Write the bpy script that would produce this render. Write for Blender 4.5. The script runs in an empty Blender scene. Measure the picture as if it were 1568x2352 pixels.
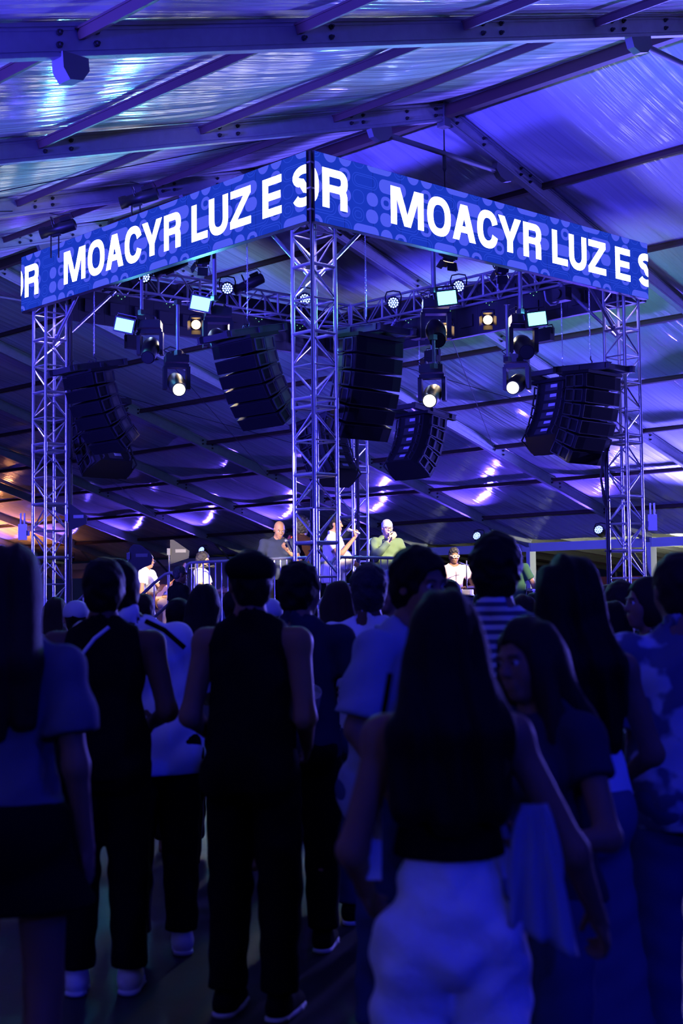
import bpy, math, random
import numpy as np
from mathutils import Vector, Matrix
random.seed(7); RNG = np.random.RandomState(7)
SC = bpy.context.scene
COL = SC.collection
PI = math.pi

# ------------------------------------------------------------------ camera
F_PX, YAW, PITCH, ROLL, CZ = 3167.4, 0.829543, 0.062343, -0.010522, 1.6
_f = np.array([math.cos(PITCH) * math.cos(YAW), math.cos(PITCH) * math.sin(YAW), math.sin(PITCH)])
_r = np.array([math.sin(YAW), -math.cos(YAW), 0.0])
_u = np.cross(_r, _f)
_c, _s = math.cos(ROLL), math.sin(ROLL)
CR, CU, CF = _c * _r + _s * _u, -_s * _r + _c * _u, _f
cam_data = bpy.data.cameras.new('camera')
cam_data.sensor_fit = 'VERTICAL'; cam_data.sensor_height = 36.0; cam_data.sensor_width = 24.0
cam_data.lens = F_PX / 2352 * 36
cam_data.clip_end = 400; cam_data.clip_start = 0.1
cam_data.dof.use_dof = True; cam_data.dof.focus_distance = 18.5; cam_data.dof.aperture_fstop = 3.2
cam = bpy.data.objects.new('camera', cam_data); COL.objects.link(cam)
M = Matrix.Identity(4)
for i in range(3):
    M[i][0], M[i][1], M[i][2] = CR[i], CU[i], -CF[i]
M[0][3], M[1][3], M[2][3] = 0, 0, CZ
cam.matrix_world = M
SC.camera = cam

def at(px, py, d):
    """world point that stands d metres in front of the camera plane in the direction of a photo pixel"""
    p = CF * d + CR * ((px - 784) / F_PX * d) + CU * ((1176 - py) / F_PX * d)
    return Vector((p[0], p[1], p[2] + CZ))
def ground(px, d):
    p = at(px, 1374, d)
    return (p.x, p.y)

# ------------------------------------------------------------------ world and exposure
w = bpy.data.worlds.new('night'); SC.world = w; w.use_nodes = True
w.node_tree.nodes['Background'].inputs[0].default_value = (0.004, 0.006, 0.03, 1)
w.node_tree.nodes['Background'].inputs[1].default_value = 0.25
SC.view_settings.view_transform = 'Standard'; SC.view_settings.look = 'None'
SC.view_settings.gamma = 1.0; SC.view_settings.exposure = 0.0
try: SC.view_settings.use_curve_mapping = False
except Exception: pass
try:
    SC.cycles.max_bounces = 6; SC.cycles.diffuse_bounces = 3; SC.cycles.glossy_bounces = 3
    SC.cycles.transmission_bounces = 4; SC.cycles.caustics_reflective = False; SC.cycles.caustics_refractive = False
    SC.cycles.sample_clamp_indirect = 4.0
except Exception: pass

# ------------------------------------------------------------------ materials
MATS = {}
def mat(name, col=(.5, .5, .5), rough=.6, metal=0., spec=.5, emit=None, estr=1., bump=None, coat=0., vary=0.):
    """procedural principled material; bump=(kind, scale, strength, distance)"""
    if name in MATS: return MATS[name]
    m = bpy.data.materials.new(name); m.use_nodes = True
    nt = m.node_tree; b = nt.nodes['Principled BSDF']
    b.inputs['Base Color'].default_value = (*col, 1); b.inputs['Roughness'].default_value = rough
    b.inputs['Metallic'].default_value = metal; b.inputs['Specular IOR Level'].default_value = spec
    b.inputs['Coat Weight'].default_value = coat
    if emit:
        b.inputs['Emission Color'].default_value = (*emit, 1); b.inputs['Emission Strength'].default_value = estr
    if vary or bump:
        tc = nt.nodes.new('ShaderNodeTexCoord')
    if vary:
        n = nt.nodes.new('ShaderNodeTexNoise'); n.inputs['Scale'].default_value = 9; n.inputs['Detail'].default_value = 6
        nt.links.new(tc.outputs['Object'], n.inputs['Vector'])
        mx = nt.nodes.new('ShaderNodeMix'); mx.data_type = 'RGBA'
        mx.inputs[6].default_value = (*[c * (1 - vary) for c in col], 1); mx.inputs[7].default_value = (*[min(1, c * (1 + vary)) for c in col], 1)
        nt.links.new(n.outputs['Fac'], mx.inputs[0]); nt.links.new(mx.outputs[2], b.inputs['Base Color'])
    if bump:
        kind, scale, strength, dist = bump
        if kind == 'noise':
            t = nt.nodes.new('ShaderNodeTexNoise'); t.inputs['Scale'].default_value = scale; t.inputs['Detail'].default_value = 5
            out = t.outputs['Fac']; nt.links.new(tc.outputs['Object'], t.inputs['Vector'])
        elif kind == 'strand':
            t = nt.nodes.new('ShaderNodeTexNoise'); t.inputs['Scale'].default_value = scale; t.inputs['Detail'].default_value = 3
            mp = nt.nodes.new('ShaderNodeMapping'); mp.inputs['Scale'].default_value = (1, 1, .06)
            nt.links.new(tc.outputs['Object'], mp.inputs['Vector']); nt.links.new(mp.outputs['Vector'], t.inputs['Vector']); out = t.outputs['Fac']
        else:
            t = nt.nodes.new('ShaderNodeTexVoronoi'); t.inputs['Scale'].default_value = scale
            out = t.outputs['Distance']; nt.links.new(tc.outputs['Object'], t.inputs['Vector'])
        bp = nt.nodes.new('ShaderNodeBump'); bp.inputs['Strength'].default_value = strength; bp.inputs['Distance'].default_value = dist
        nt.links.new(out, bp.inputs['Height']); nt.links.new(bp.outputs['Normal'], b.inputs['Normal'])
    MATS[name] = m
    return m

# ------------------------------------------------------------------ object helpers
def mesh_from(verts, faces, name, smooth=False):
    me = bpy.data.meshes.new(name); me.from_pydata([tuple(v) for v in verts], [], [tuple(f) for f in faces]); me.update()
    if smooth: me.polygons.foreach_set('use_smooth', [True] * len(me.polygons))
    return me
def put(name, me, m=None, parent=None, mw=None, kind=None):
    o = bpy.data.objects.new(name, me); COL.objects.link(o)
    if m is not None and me is not None and len(me.materials) == 0: me.materials.append(m)
    if parent is not None: o.parent = parent
    if mw is not None: o.matrix_basis = mw
    if kind: o['kind'] = kind
    return o
def tag(o, label, cat, group=None):
    o['label'] = label; o['category'] = cat
    if group: o['group'] = group
    return o
def empty(name, loc=(0, 0, 0), rz=0, label=None, cat=None, group=None, parent=None):
    o = bpy.data.objects.new(name, None); COL.objects.link(o); o.location = loc; o.rotation_euler = (0, 0, rz)
    o.empty_display_size = .1
    if parent is not None: o.parent = parent
    if label: tag(o, label, cat, group)
    return o
class MB:
    """collects boxes, tubes, prisms and builds one mesh"""
    def __init__(s): s.v = []; s.f = []
    def raw(s, v, f):
        n = len(s.v); s.v += [tuple(a) for a in v]; s.f += [tuple(i + n for i in q) for q in f]; return s
    def box(s, c, d, R=None, bev=0):
        hx, hy, hz = d[0] / 2, d[1] / 2, d[2] / 2
        vs = [Vector((x, y, z)) for x in (-hx, hx) for y in (-hy, hy) for z in (-hz, hz)]
        if R is not None: vs = [R @ q for q in vs]
        c = Vector(c); vs = [q + c for q in vs]
        return s.raw(vs, [(0, 1, 3, 2), (4, 6, 7, 5), (0, 4, 5, 1), (2, 3, 7, 6), (0, 2, 6, 4), (1, 5, 7, 3)])
    def tube(s, a, b, r, n=8, r2=None, cap=True):
        a = Vector(a); b = Vector(b); d = (b - a)
        if d.length < 1e-9: return s
        d.normalize(); u = d.orthogonal().normalized(); w = d.cross(u); r2 = r if r2 is None else r2
        vs = []
        for i in range(n):
            t = 2 * PI * i / n; q = u * math.cos(t) + w * math.sin(t); vs += [a + q * r, b + q * r2]
        fs = [(2 * i, 2 * ((i + 1) % n), 2 * ((i + 1) % n) + 1, 2 * i + 1) for i in range(n)]
        if cap: fs += [tuple(2 * i for i in reversed(range(n))), tuple(2 * i + 1 for i in range(n))]
        return s.raw(vs, fs)
    def path(s, pts, r, n=6, closed=False):
        pts = [Vector(q) for q in pts]; m = len(pts)
        up = None; rings = []
        for i in range(m):
            a = pts[(i - 1) % m] if (closed or i > 0) else pts[i]; b = pts[(i + 1) % m] if (closed or i < m - 1) else pts[i]
            d = (b - a).normalized()
            if up is None: up = d.orthogonal().normalized()
            up = (up - d * up.dot(d)); up = up.normalized() if up.length > 1e-6 else d.orthogonal().normalized()
            w = d.cross(up)
            rings.append([pts[i] + (up * math.cos(2 * PI * k / n) + w * math.sin(2 * PI * k / n)) * r for k in range(n)])
        vs = [q for rg in rings for q in rg]; fs = []
        for i in range(m if closed else m - 1):
            j = (i + 1) % m
            for k in range(n): fs.append((i * n + k, i * n + (k + 1) % n, j * n + (k + 1) % n, j * n + k))
        if not closed: fs += [tuple(reversed(range(n))), tuple((m - 1) * n + k for k in range(n))]
        return s.raw(vs, fs)
    def prism(s, poly, d, R=None, c=(0, 0, 0)):
        """poly: xy outline extruded along z by d, centred"""
        n = len(poly); vs = [Vector((x, y, -d / 2)) for x, y in poly] + [Vector((x, y, d / 2)) for x, y in poly]
        if R is not None: vs = [R @ q for q in vs]
        c = Vector(c); vs = [q + c for q in vs]
        return s.raw(vs, [tuple(reversed(range(n))), tuple(range(n, 2 * n))] + [(i, (i + 1) % n, n + (i + 1) % n, n + i) for i in range(n)])
    def lathe(s, prof, n=16, R=None, c=(0, 0, 0), cap=True):
        vs = []; fs = []; c = Vector(c)
        for r, z in prof:
            for k in range(n):
                q = Vector((r * math.cos(2 * PI * k / n), r * math.sin(2 * PI * k / n), z))
                vs.append((R @ q if R is not None else q) + c)
        m = len(prof)
        for i in range(m - 1):
            for k in range(n): fs.append((i * n + k, i * n + (k + 1) % n, (i + 1) * n + (k + 1) % n, (i + 1) * n + k))
        if cap: fs += [tuple(reversed(range(n))), tuple((m - 1) * n + k for k in range(n))]
        return s.raw(vs, fs)
    def mesh(s, name, smooth=False): return mesh_from(s.v, s.f, name, smooth)
    def build(s, name, m=None, parent=None, mw=None, smooth=False, kind=None):
        return put(name, s.mesh(name, smooth), m, parent, mw, kind)
def autosmooth(me, ang=40):
    """smooth shading on curved meshes, flat across sharp edges"""
    me.polygons.foreach_set('use_smooth', [True] * len(me.polygons))
    try: me.set_sharp_from_angle(angle=math.radians(ang))
    except Exception: pass
TUBES = {}
def unit_tube(r, L, n=8):
    k = (round(r, 4), round(L, 3), n)
    if k not in TUBES:
        me = MB().tube((0, 0, 0), (0, 0, L), r, n).mesh('tube'); autosmooth(me, 50); TUBES[k] = me
    return TUBES[k]
def frame_z(a, b):
    d = (Vector(b) - Vector(a)).normalized(); q = d.to_track_quat('Z', 'Y')
    return Matrix.Translation(a) @ q.to_matrix().to_4x4()
def bar(name, a, b, r, m, parent, n=8):
    L = (Vector(b) - Vector(a)).length
    me = unit_tube(r, L, n)
    if not me.materials: me.materials.append(m)
    elif me.materials[0] != m:
        me = me.copy(); me.materials.clear(); me.materials.append(m)
    return put(name, me, None, parent, frame_z(a, b))
def aim(loc, target, up='Y'):
    """matrix whose -Z looks from loc to target (like a lamp)"""
    d = (Vector(target) - Vector(loc)); q = d.to_track_quat('-Z', up)
    return Matrix.Translation(loc) @ q.to_matrix().to_4x4()
def spot(name, loc, target, col, power, size=60, blend=.6, rad=.06, parent=None):
    l = bpy.data.lights.new(name, 'SPOT'); l.color = col; l.energy = power; l.spot_size = math.radians(size); l.spot_blend = blend; l.shadow_soft_size = rad
    o = bpy.data.objects.new(name, l); COL.objects.link(o)
    o.matrix_world = aim(loc, target)
    return o
def point(name, loc, col, power, rad=.1):
    l = bpy.data.lights.new(name, 'POINT'); l.color = col; l.energy = power; l.shadow_soft_size = rad
    o = bpy.data.objects.new(name, l); COL.objects.link(o); o.location = loc
    return o

# ------------------------------------------------------------------ signed-distance modelling of figures
def _cap(X, Y, Z, a, b, ra, rb):
    ax, ay, az = a; bx, by, bz = b; dx, dy, dz = bx - ax, by - ay, bz - az
    L2 = dx * dx + dy * dy + dz * dz + 1e-12
    t = np.clip(((X - ax) * dx + (Y - ay) * dy + (Z - az) * dz) / L2, 0, 1)
    return np.sqrt((X - ax - t * dx) ** 2 + (Y - ay - t * dy) ** 2 + (Z - az - t * dz) ** 2) - (ra + (rb - ra) * t)
def _ell(X, Y, Z, c, r, R=None):
    x, y, z = X - c[0], Y - c[1], Z - c[2]
    if R is not None:
        x, y, z = (R[0][0] * x + R[1][0] * y + R[2][0] * z, R[0][1] * x + R[1][1] * y + R[2][1] * z, R[0][2] * x + R[1][2] * y + R[2][2] * z)
    k0 = np.sqrt((x / r[0]) ** 2 + (y / r[1]) ** 2 + (z / r[2]) ** 2)
    k1 = np.sqrt((x / r[0] ** 2) ** 2 + (y / r[1] ** 2) ** 2 + (z / r[2] ** 2) ** 2) + 1e-9
    return k0 * (k0 - 1) / k1
def _bb(p):
    if p[0] == 'cap':
        a, b, r = np.array(p[1]), np.array(p[2]), max(p[3], p[4]); return np.minimum(a, b) - r, np.maximum(a, b) + r
    c, r = np.array(p[1]), np.array(p[2]); m = max(r) if (len(p) > 3 and p[3] is not None) else r
    return c - m, c + m
def sdf_grid(prims, xs, ys, zs, k=.03, subs=(), cuts=None, noise=None):
    F = np.full((len(xs), len(ys), len(zs)), .5)
    h = max(np.diff(xs).max(), np.diff(ys).max(), np.diff(zs).max())
    def region(p, m):
        lo, hi = _bb(p); i = []
        for ax, l, u in ((xs, lo[0], hi[0]), (ys, lo[1], hi[1]), (zs, lo[2], hi[2])):
            a = np.searchsorted(ax, l - m); b = np.searchsorted(ax, u + m)
            i.append(slice(a, b))
        return tuple(i)
    def dist(p, sl):
        X, Y, Z = xs[sl[0]][:, None, None], ys[sl[1]][None, :, None], zs[sl[2]][None, None, :]
        if p[0] == 'cap': return _cap(X, Y, Z, p[1], p[2], p[3], p[4])
        return _ell(X, Y, Z, p[1], p[2], p[3] if len(p) > 3 else None)
    for p in prims:
        sl = region(p, k + 2.5 * h); S = F[sl]
        if S.size == 0: continue
        d = dist(p, sl); kk = p[5] if len(p) > 5 else k
        hh = np.clip(.5 + .5 * (S - d) / kk, 0, 1)
        F[sl] = S * (1 - hh) + d * hh - kk * hh * (1 - hh)
    for p, kk in subs:
        sl = region(p, kk + 2.5 * h); S = F[sl]
        if S.size == 0: continue
        d = -dist(p, sl); hh = np.clip(.5 - .5 * (S - d) / kk, 0, 1)
        F[sl] = S * (1 - hh) + d * hh + kk * hh * (1 - hh)
    if noise is not None: F = F + noise(xs[:, None, None], ys[None, :, None], zs[None, None, :])
    if cuts is not None:
        X, Y, Z = xs[:, None, None], ys[None, :, None], zs[None, None, :]
        for c in cuts: F = np.maximum(F, c(X, Y, Z))
    return F
def surface_nets(F, xs, ys, zs):
    I = F < 0
    n = I[:-1, :-1, :-1].astype(np.int8)
    for a, b, c in ((1, 0, 0), (0, 1, 0), (0, 0, 1), (1, 1, 0), (1, 0, 1), (0, 1, 1), (1, 1, 1)):
        n = n + I[a:I.shape[0] - 1 + a, b:I.shape[1] - 1 + b, c:I.shape[2] - 1 + c]
    act = (n > 0) & (n < 8); ci, cj, ck = np.nonzero(act)
    idx = -np.ones(act.shape, np.int64); idx[ci, cj, ck] = np.arange(len(ci))
    acc = np.zeros((len(ci), 3)); cnt = np.zeros(len(ci))
    P = (xs, ys, zs)
    for ax in range(3):
        o1, o2 = [q for q in range(3) if q != ax]
        for s in (0, 1):
            for t in (0, 1):
                off = [0, 0, 0]; off[o1] = s; off[o2] = t
                a = (ci + off[0], cj + off[1], ck + off[2]); off2 = list(off); off2[ax] = 1
                b = (ci + off2[0], cj + off2[1], ck + off2[2])
                fa, fb = F[a], F[b]; cr = (fa < 0) != (fb < 0)
                tt = np.where(cr, fa / (fa - fb + 1e-12), 0)
                for q in range(3):
                    pa, pb = P[q][a[q]], P[q][b[q]]
                    acc[:, q] += np.where(cr, pa + (pb - pa) * tt, 0)
                cnt += cr
    V = acc / cnt[:, None]
    faces = []
    for ax in range(3):
        sl0 = [slice(None)] * 3; sl1 = [slice(None)] * 3; sl0[ax] = slice(0, -1); sl1[ax] = slice(1, None)
        A, Bm = I[tuple(sl0)], I[tuple(sl1)]
        o1, o2 = (ax + 1) % 3, (ax + 2) % 3
        for flip, msk in ((0, A & ~Bm), (1, ~A & Bm)):
            g = list(np.nonzero(msk))
            ok = (g[o1] > 0) & (g[o2] > 0) & (g[o1] < act.shape[o1]) & (g[o2] < act.shape[o2])
            g = [q[ok] for q in g]
            def cell(d1, d2):
                q = [g[0].copy(), g[1].copy(), g[2].copy()]; q[o1] = q[o1] - d1; q[o2] = q[o2] - d2
                return idx[q[0], q[1], q[2]]
            quad = [cell(1, 1), cell(0, 1), cell(0, 0), cell(1, 0)]
            if flip: quad = quad[::-1]
            faces.append(np.stack(quad, 1))
    Q = np.concatenate(faces); Q = Q[(Q >= 0).all(1)]
    return V, Q
def np_mesh(name, parts, smooth=True):
    """parts: list of (V,Q) joined into one mesh"""
    Vs, Qs, n = [], [], 0
    for V, Q in parts: Vs.append(V); Qs.append(Q + n); n += len(V)
    V = np.concatenate(Vs); Q = np.concatenate(Qs)
    me = bpy.data.meshes.new(name)
    me.vertices.add(len(V)); me.vertices.foreach_set('co', V.astype(np.float32).ravel())
    me.loops.add(Q.size); me.loops.foreach_set('vertex_index', Q.astype(np.int32).ravel())
    me.polygons.add(len(Q)); me.polygons.foreach_set('loop_start', (np.arange(len(Q)) * 4).astype(np.int32))
    if smooth: me.polygons.foreach_set('use_smooth', np.ones(len(Q), bool))
    me.update(calc_edges=True); me.validate()
    return me
def axis(lo, hi, h, fine=None):
    """grid coordinates from lo to hi with spacing h, finer inside fine=(a,b,hf)"""
    if fine is None or fine[1] <= lo or fine[0] >= hi: return np.arange(lo, hi + h, h)
    a, b, hf = fine; a = max(a, lo); b = min(b, hi)
    return np.unique(np.concatenate([np.arange(a, lo - h, -h)[::-1], np.arange(a, b, hf), np.arange(b, hi + h, h)]).round(6))
def bounds(prims, m):
    L = np.array([_bb(p)[0] for p in prims]).min(0) - m; H = np.array([_bb(p)[1] for p in prims]).max(0) + m
    return L, H
def sdf_mesh(prims, h, k=.03, subs=(), cuts=None, noise=None, fine=None):
    L, H = bounds(prims, 2.2 * h)
    fx, fy, fz = fine if fine else (None, None, None)
    xs, ys, zs = axis(L[0], H[0], h, fx), axis(L[1], H[1], h, fy), axis(L[2], H[2], h, fz)
    return surface_nets(sdf_grid(prims, xs, ys, zs, k, subs, cuts, noise), xs, ys, zs)

def rot3(yaw, pitch=0, roll=0):
    """yaw about z (left +), pitch about x (nod down +), roll about y"""
    cy, sy = math.cos(yaw), math.sin(yaw); cp, sp = math.cos(-pitch), math.sin(-pitch); cr, sr = math.cos(roll), math.sin(roll)
    Rz = np.array([[cy, -sy, 0], [sy, cy, 0], [0, 0, 1]]); Rx = np.array([[1, 0, 0], [0, cp, -sp], [0, sp, cp]]); Ry = np.array([[cr, 0, sr], [0, 1, 0], [-sr, 0, cr]])
    return Rz @ Rx @ Ry
def hand_prims(w, d, nrm, side, curl=.5, spread=.0, s=1.):
    """five fingers and a palm; w wrist, d direction, nrm palm normal (fingers curl towards it), side +1 thumb on +w axis"""
    w = np.array(w, float); d = np.array(d, float); d /= np.linalg.norm(d); nrm = np.array(nrm, float); nrm -= d * nrm.dot(d)
    nrm = nrm / (np.linalg.norm(nrm) + 1e-9); t = np.cross(d, nrm) * side
    R = np.stack([t, nrm, d], 1)
    pr = [('ell', tuple(w + d * .048 * s), (.041 * s, .016 * s, .052 * s), R), ('cap', tuple(w - d * .05 * s), tuple(w + d * .02 * s), .026 * s, .024 * s)]
    for i, (off, L) in enumerate(((.030, .068), (.010, .078), (-.010, .073), (-.029, .058))):
        b = w + d * (.088 - .004 * abs(i - 1)) * s + t * off * s; a0 = curl * (.35 + .05 * i); dirv = d * 1.
        pts = [b]
        for j, fr in enumerate((.45, .32, .23)):
            ang = a0 + curl * (.75 * j); dv = d * math.cos(ang) + nrm * math.sin(ang) + t * spread * (1.5 - i) * .3
            pts.append(pts[-1] + dv * L * fr * s)
        r = (.0092, .0086, .0080, .0072)
        for j in range(3): pr.append(('cap', tuple(pts[j]), tuple(pts[j + 1]), r[j] * s, r[j + 1] * s))
    b = w + d * .025 * s + t * .034 * s; e1 = b + (d * .6 + t * .55 + nrm * .35 * curl * 1.6) * .045 * s; e2 = e1 + (d * .8 + t * (.2 - .5 * curl) + nrm * .6 * curl) * .034 * s
    pr += [('cap', tuple(w + d * .02 * s + t * .02 * s), tuple(b), .016 * s, .014 * s), ('cap', tuple(b), tuple(e1), .0125 * s, .0105 * s), ('cap', tuple(e1), tuple(e2), .0105 * s, .009 * s)]
    return pr

SKIN = {'light': (.52, .31, .19), 'tan': (.38, .21, .12), 'brown': (.24, .125, .07), 'dark': (.11, .055, .032)}
DEF = dict(hipL=(-.095, 0, .90), hipR=(.095, 0, .90), kneeL=(-.10, .02, .49), kneeR=(.10, .02, .49), ankL=(-.105, -.01, .09), ankR=(.105, -.01, .09),
           eL=(-.232, -.035, 1.12), eR=(.232, -.035, 1.12), wL=(-.240, .045, .885), wR=(.240, .045, .885))
def seated(dz=.47, spread=.14):
    return dict(hipL=(-.095, 0, dz + .07), hipR=(.095, 0, dz + .07), kneeL=(-spread, .43, dz + .06), kneeR=(spread, .43, dz + .06), ankL=(-spread, .42, .09), ankR=(spread, .42, .09), drop=.90 - (dz + .07))
def person(label, pos, z0, facing, h=1.75, sex='m', pose=None, top=None, bottom=None, shoes=None, hair=None, skin='tan', head=(0, 0, 0), lean=(0, 0), build=1.0,
           vox=.017, hv=.009, hand_curl=(.5, .5), hand_n=(None, None), face=False, extras=None, belly=0., glute_s=1., group=None, hands=True):
    """facing: world angle (radians, 0 = +x) the chest points to. Local frame: +y forward, +x the person's right."""
    J = dict(DEF); J.update(pose or {}); drop = J.pop('drop', 0.) if 'drop' in J else 0.
    fem = sex == 'f'; W = build
    lx, ly = lean
    def up(p):  # lean and drop for the upper body
        x, y, z = p; t = max(0, (z - .93)); return np.array((x + lx * t, y + ly * t, z - drop))
    sh = .172 if fem else .195
    sh *= W ** .6
    shL, shR = up((-sh, -.005, 1.400)), up((sh, -.005, 1.400))
    P = {k: np.array(v, float) for k, v in J.items()}
    if not (pose and 'eL' in pose): P['eL'] = up(P['eL'] * np.array([W ** .8, 1, 1]))
    if not (pose and 'wL' in pose): P['wL'] = up(P['wL'] * np.array([W ** .8, 1, 1]))
    if not (pose and 'eR' in pose): P['eR'] = up(P['eR'] * np.array([W ** .8, 1, 1]))
    if not (pose and 'wR' in pose): P['wR'] = up(P['wR'] * np.array([W ** .8, 1, 1]))
    neck0, piv = up((0, -.015, 1.45)), up((0, -.008, 1.53))
    RH = rot3(*head); hc0 = np.array((0, .02, .095))
    def H(p): return tuple(piv + RH @ (hc0 + np.array(p)))
    tw = W * (.92 if fem else 1.)
    torso = [('ell', tuple(up((0, -.005, 1.29))), (.158 * tw, .108 * W, .19)), ('ell', tuple(up((0, .0 + belly * .4, 1.09))), (.138 * tw, .1 * W + belly, .17)),
             ('ell', tuple(up((0, -.015, .945))), ((.172 if fem else .160) * W, .118 * W, .13)),
             ('cap', tuple(shL), tuple(shR), .056, .056), ('cap', tuple(shL * .8 + shR * .2), tuple(neck0 + np.array((0, -.01, .055))), .05, .042), ('cap', tuple(shR * .8 + shL * .2), tuple(neck0 + np.array((0, -.01, .055))), .05, .042)]
    if fem: torso += [('ell', tuple(up((-.07, .095, 1.265))), (.06, .055, .06)), ('ell', tuple(up((.07, .095, 1.265))), (.06, .055, .06))]
    glute = [('ell', tuple(P['hipL'] + np.array((.005, -.06 * glute_s if drop == 0 else -.02, .0))), (.088 * W, .085 * glute_s ** .5, .1)), ('ell', tuple(P['hipR'] + np.array((-.005, -.06 * glute_s if drop == 0 else -.02, .0))), (.088 * W, .085 * glute_s ** .5, .1))]
    ar = .9 if fem else 1.
    def limb(a, b, r0, r1): return ('cap', tuple(a), tuple(b), r0, r1)
    arms_u = [limb(shL, P['eL'], .052 * ar * W ** .5, .040 * ar), limb(shR, P['eR'], .052 * ar * W ** .5, .040 * ar)]
    arms_l = [limb(P['eL'], P['wL'], .041 * ar, .026 * ar), limb(P['eR'], P['wR'], .041 * ar, .026 * ar)]
    legs = []
    for s in 'LR':
        legs += [limb(P['hip' + s], P['knee' + s], .088 * W ** .7, .056), limb(P['knee' + s], P['ank' + s], .054, .036)]
        kk, an = P['knee' + s], P['ank' + s]; cm = kk + (an - kk) * .3; bk = np.array((0, -.02, 0)) if drop == 0 else np.array((0, -.02, 0))
        legs.append(('ell', tuple(cm + bk), (.05, .055, .12)))
    feet = [('cap', tuple(P['ank' + s] + np.array((0, -.03, -.045))), tuple(P['ank' + s] + np.array((.012 * (1 if s == 'R' else -1), .145, -.058))), .036, .028) for s in 'LR']
    neck = [('cap', tuple(neck0), tuple(piv + RH @ np.array((0, 0, .05))), .05 if fem else .058, .046 if fem else .055)]
    hs = [('ell', H((0, -.012, .03)), (.075, .093, .092), RH), ('ell', H((0, .03, -.035)), (.057, .060, .085), RH), ('ell', H((0, .060, -.096)), (.030, .028, .022), RH), ('ell', H((-.033, .052, -.03)), (.027, .026, .034), RH), ('ell', H((.033, .052, -.03)), (.027, .026, .034), RH),
          ('ell', H((.077, -.006, -.006)), (.010, .021, .031), RH, 0, .008), ('ell', H((-.077, -.006, -.006)), (.010, .021, .031), RH, 0, .008), ('cap', H((0, .083, .014)), H((0, .105, -.026)), .008, .0125, .012)]
    hs = [q if q[0] == 'ell' else q for q in hs]
    hsub = []
    if face:
        hs += [('cap', H((-.038, .080, .023)), H((.038, .080, .023)), .010, .010, .015), ('cap', H((-.02, .088, -.058)), H((.02, .088, -.058)), .0075, .0075, .01), ('cap', H((-.017, .088, -.072)), H((.017, .088, -.072)), .008, .008, .01), ('ell', H((.011, .098, -.030)), (.009, .009, .008), RH, 0, .006), ('ell', H((-.011, .098, -.030)), (.009, .009, .008), RH, 0, .006)]
        hsub = [(('ell', H((.031, .100, .003)), (.017, .015, .011), RH), .008), (('ell', H((-.031, .100, .003)), (.017, .015, .011), RH), .008), (('cap', H((-.022, .1, -.0655)), H((.022, .1, -.0655)), .0028, .0028), .003)]
    body = torso + glute + arms_u + arms_l + legs + feet + neck + hs
    hc = np.array(H((0, 0, 0)))
    fine = ((hc[0] - .11, hc[0] + .11, hv), (hc[1] - .125, hc[1] + .125, hv), (hc[2] - .135, hc[2] + .14, hv))
    parts = [sdf_mesh(body, vox, .028, hsub, fine=fine)]
    if hands:
        for i, s in enumerate('LR'):
            d = P['w' + s] - P['e' + s]; sx = -1 if s == 'L' else 1
            nrm = hand_n[i] if hand_n[i] is not None else (-sx, 0, 0)
            dd = d
            if isinstance(nrm, tuple) and len(nrm) == 2: dd, nrm = nrm
            t = np.cross(dd, nrm); fwd = np.array((0, 1, .6)); side = 1 if t.dot(fwd) > 0 else -1
            parts.append(sdf_mesh(hand_prims(P['w' + s], dd, nrm, side, hand_curl[i]), .0065 if face else .008, .008))
    S = h / 1.75
    me = np_mesh('person', [(V * S, Q) for V, Q in parts]); me.materials.append(mat('skin_' + skin, SKIN[skin], .55, spec=.2, bump=('noise', 90, .08, .002)))
    root = put('person', me); root.location = (pos[0], pos[1], z0); root.rotation_euler = (0, 0, facing - PI / 2)
    tag(root, label, 'person', group)
    def child(name, VQ, m):
        c = put(name, np_mesh(name, [(VQ[0] * S, VQ[1])]), m, root); return c
    # ---- top
    if top:
        off = top.get('off', .014); sl = top.get('sleeve', .5); hem = top.get('hem', .87) - drop; kind = top.get('kind', 'shirt')
        def infl(p, o):
            return (p[0], p[1], p[2], p[3] + o, p[4] + o) if p[0] == 'cap' else ('ell', p[1], tuple(r + o for r in p[2])) + tuple(p[3:])
        pr = [infl(p, off) for p in torso + glute]
        if drop == 0: pr.append(('ell', tuple(up((0, -.012, .93))), (.178 * W + off, .128 * W + off, .36)))
        else: pr.append(('cap', tuple(up((0, -.01, 1.2))), tuple(up((0, -.01, .92))), .12 * W, .14 * W))
        if top.get('boxy'): pr += [('cap', tuple(up((-.07 * W, -.005, 1.30))), tuple(up((-.07 * W, -.005, .88))), .105 * W, .115 * W), ('cap', tuple(up((.07 * W, -.005, 1.30))), tuple(up((.07 * W, -.005, .88))), .105 * W, .115 * W)]
        if sl > 0:
            for s in 'LR':
                a = shL if s == 'L' else shR; e, wv = P['e' + s], P['w' + s]; L1 = np.linalg.norm(e - a)
                t1 = min(1, sl * 2 if sl <= .5 else 1); lo = top.get('loose', .012)
                pr.append(('cap', tuple(a), tuple(a + (e - a) * min(1, sl / .5)), .056 * ar * W ** .5 + off, .046 * ar + off + lo))
                if sl > .5: pr.append(('cap', tuple(e), tuple(e + (wv - e) * (sl - .5) / .5), .046 * ar + off + lo * .6, .034 + off))
        hemf = lambda X, Y, Z: hem + top.get('tilt', 0) * X - Z
        cuts = [hemf]
        nk = top.get('neck', .066); tsub = [(('cap', tuple(neck0 + np.array((0, .012, .052))), tuple(piv + RH @ np.array((0, .01, .12))), nk, nk), .01)]
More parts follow.
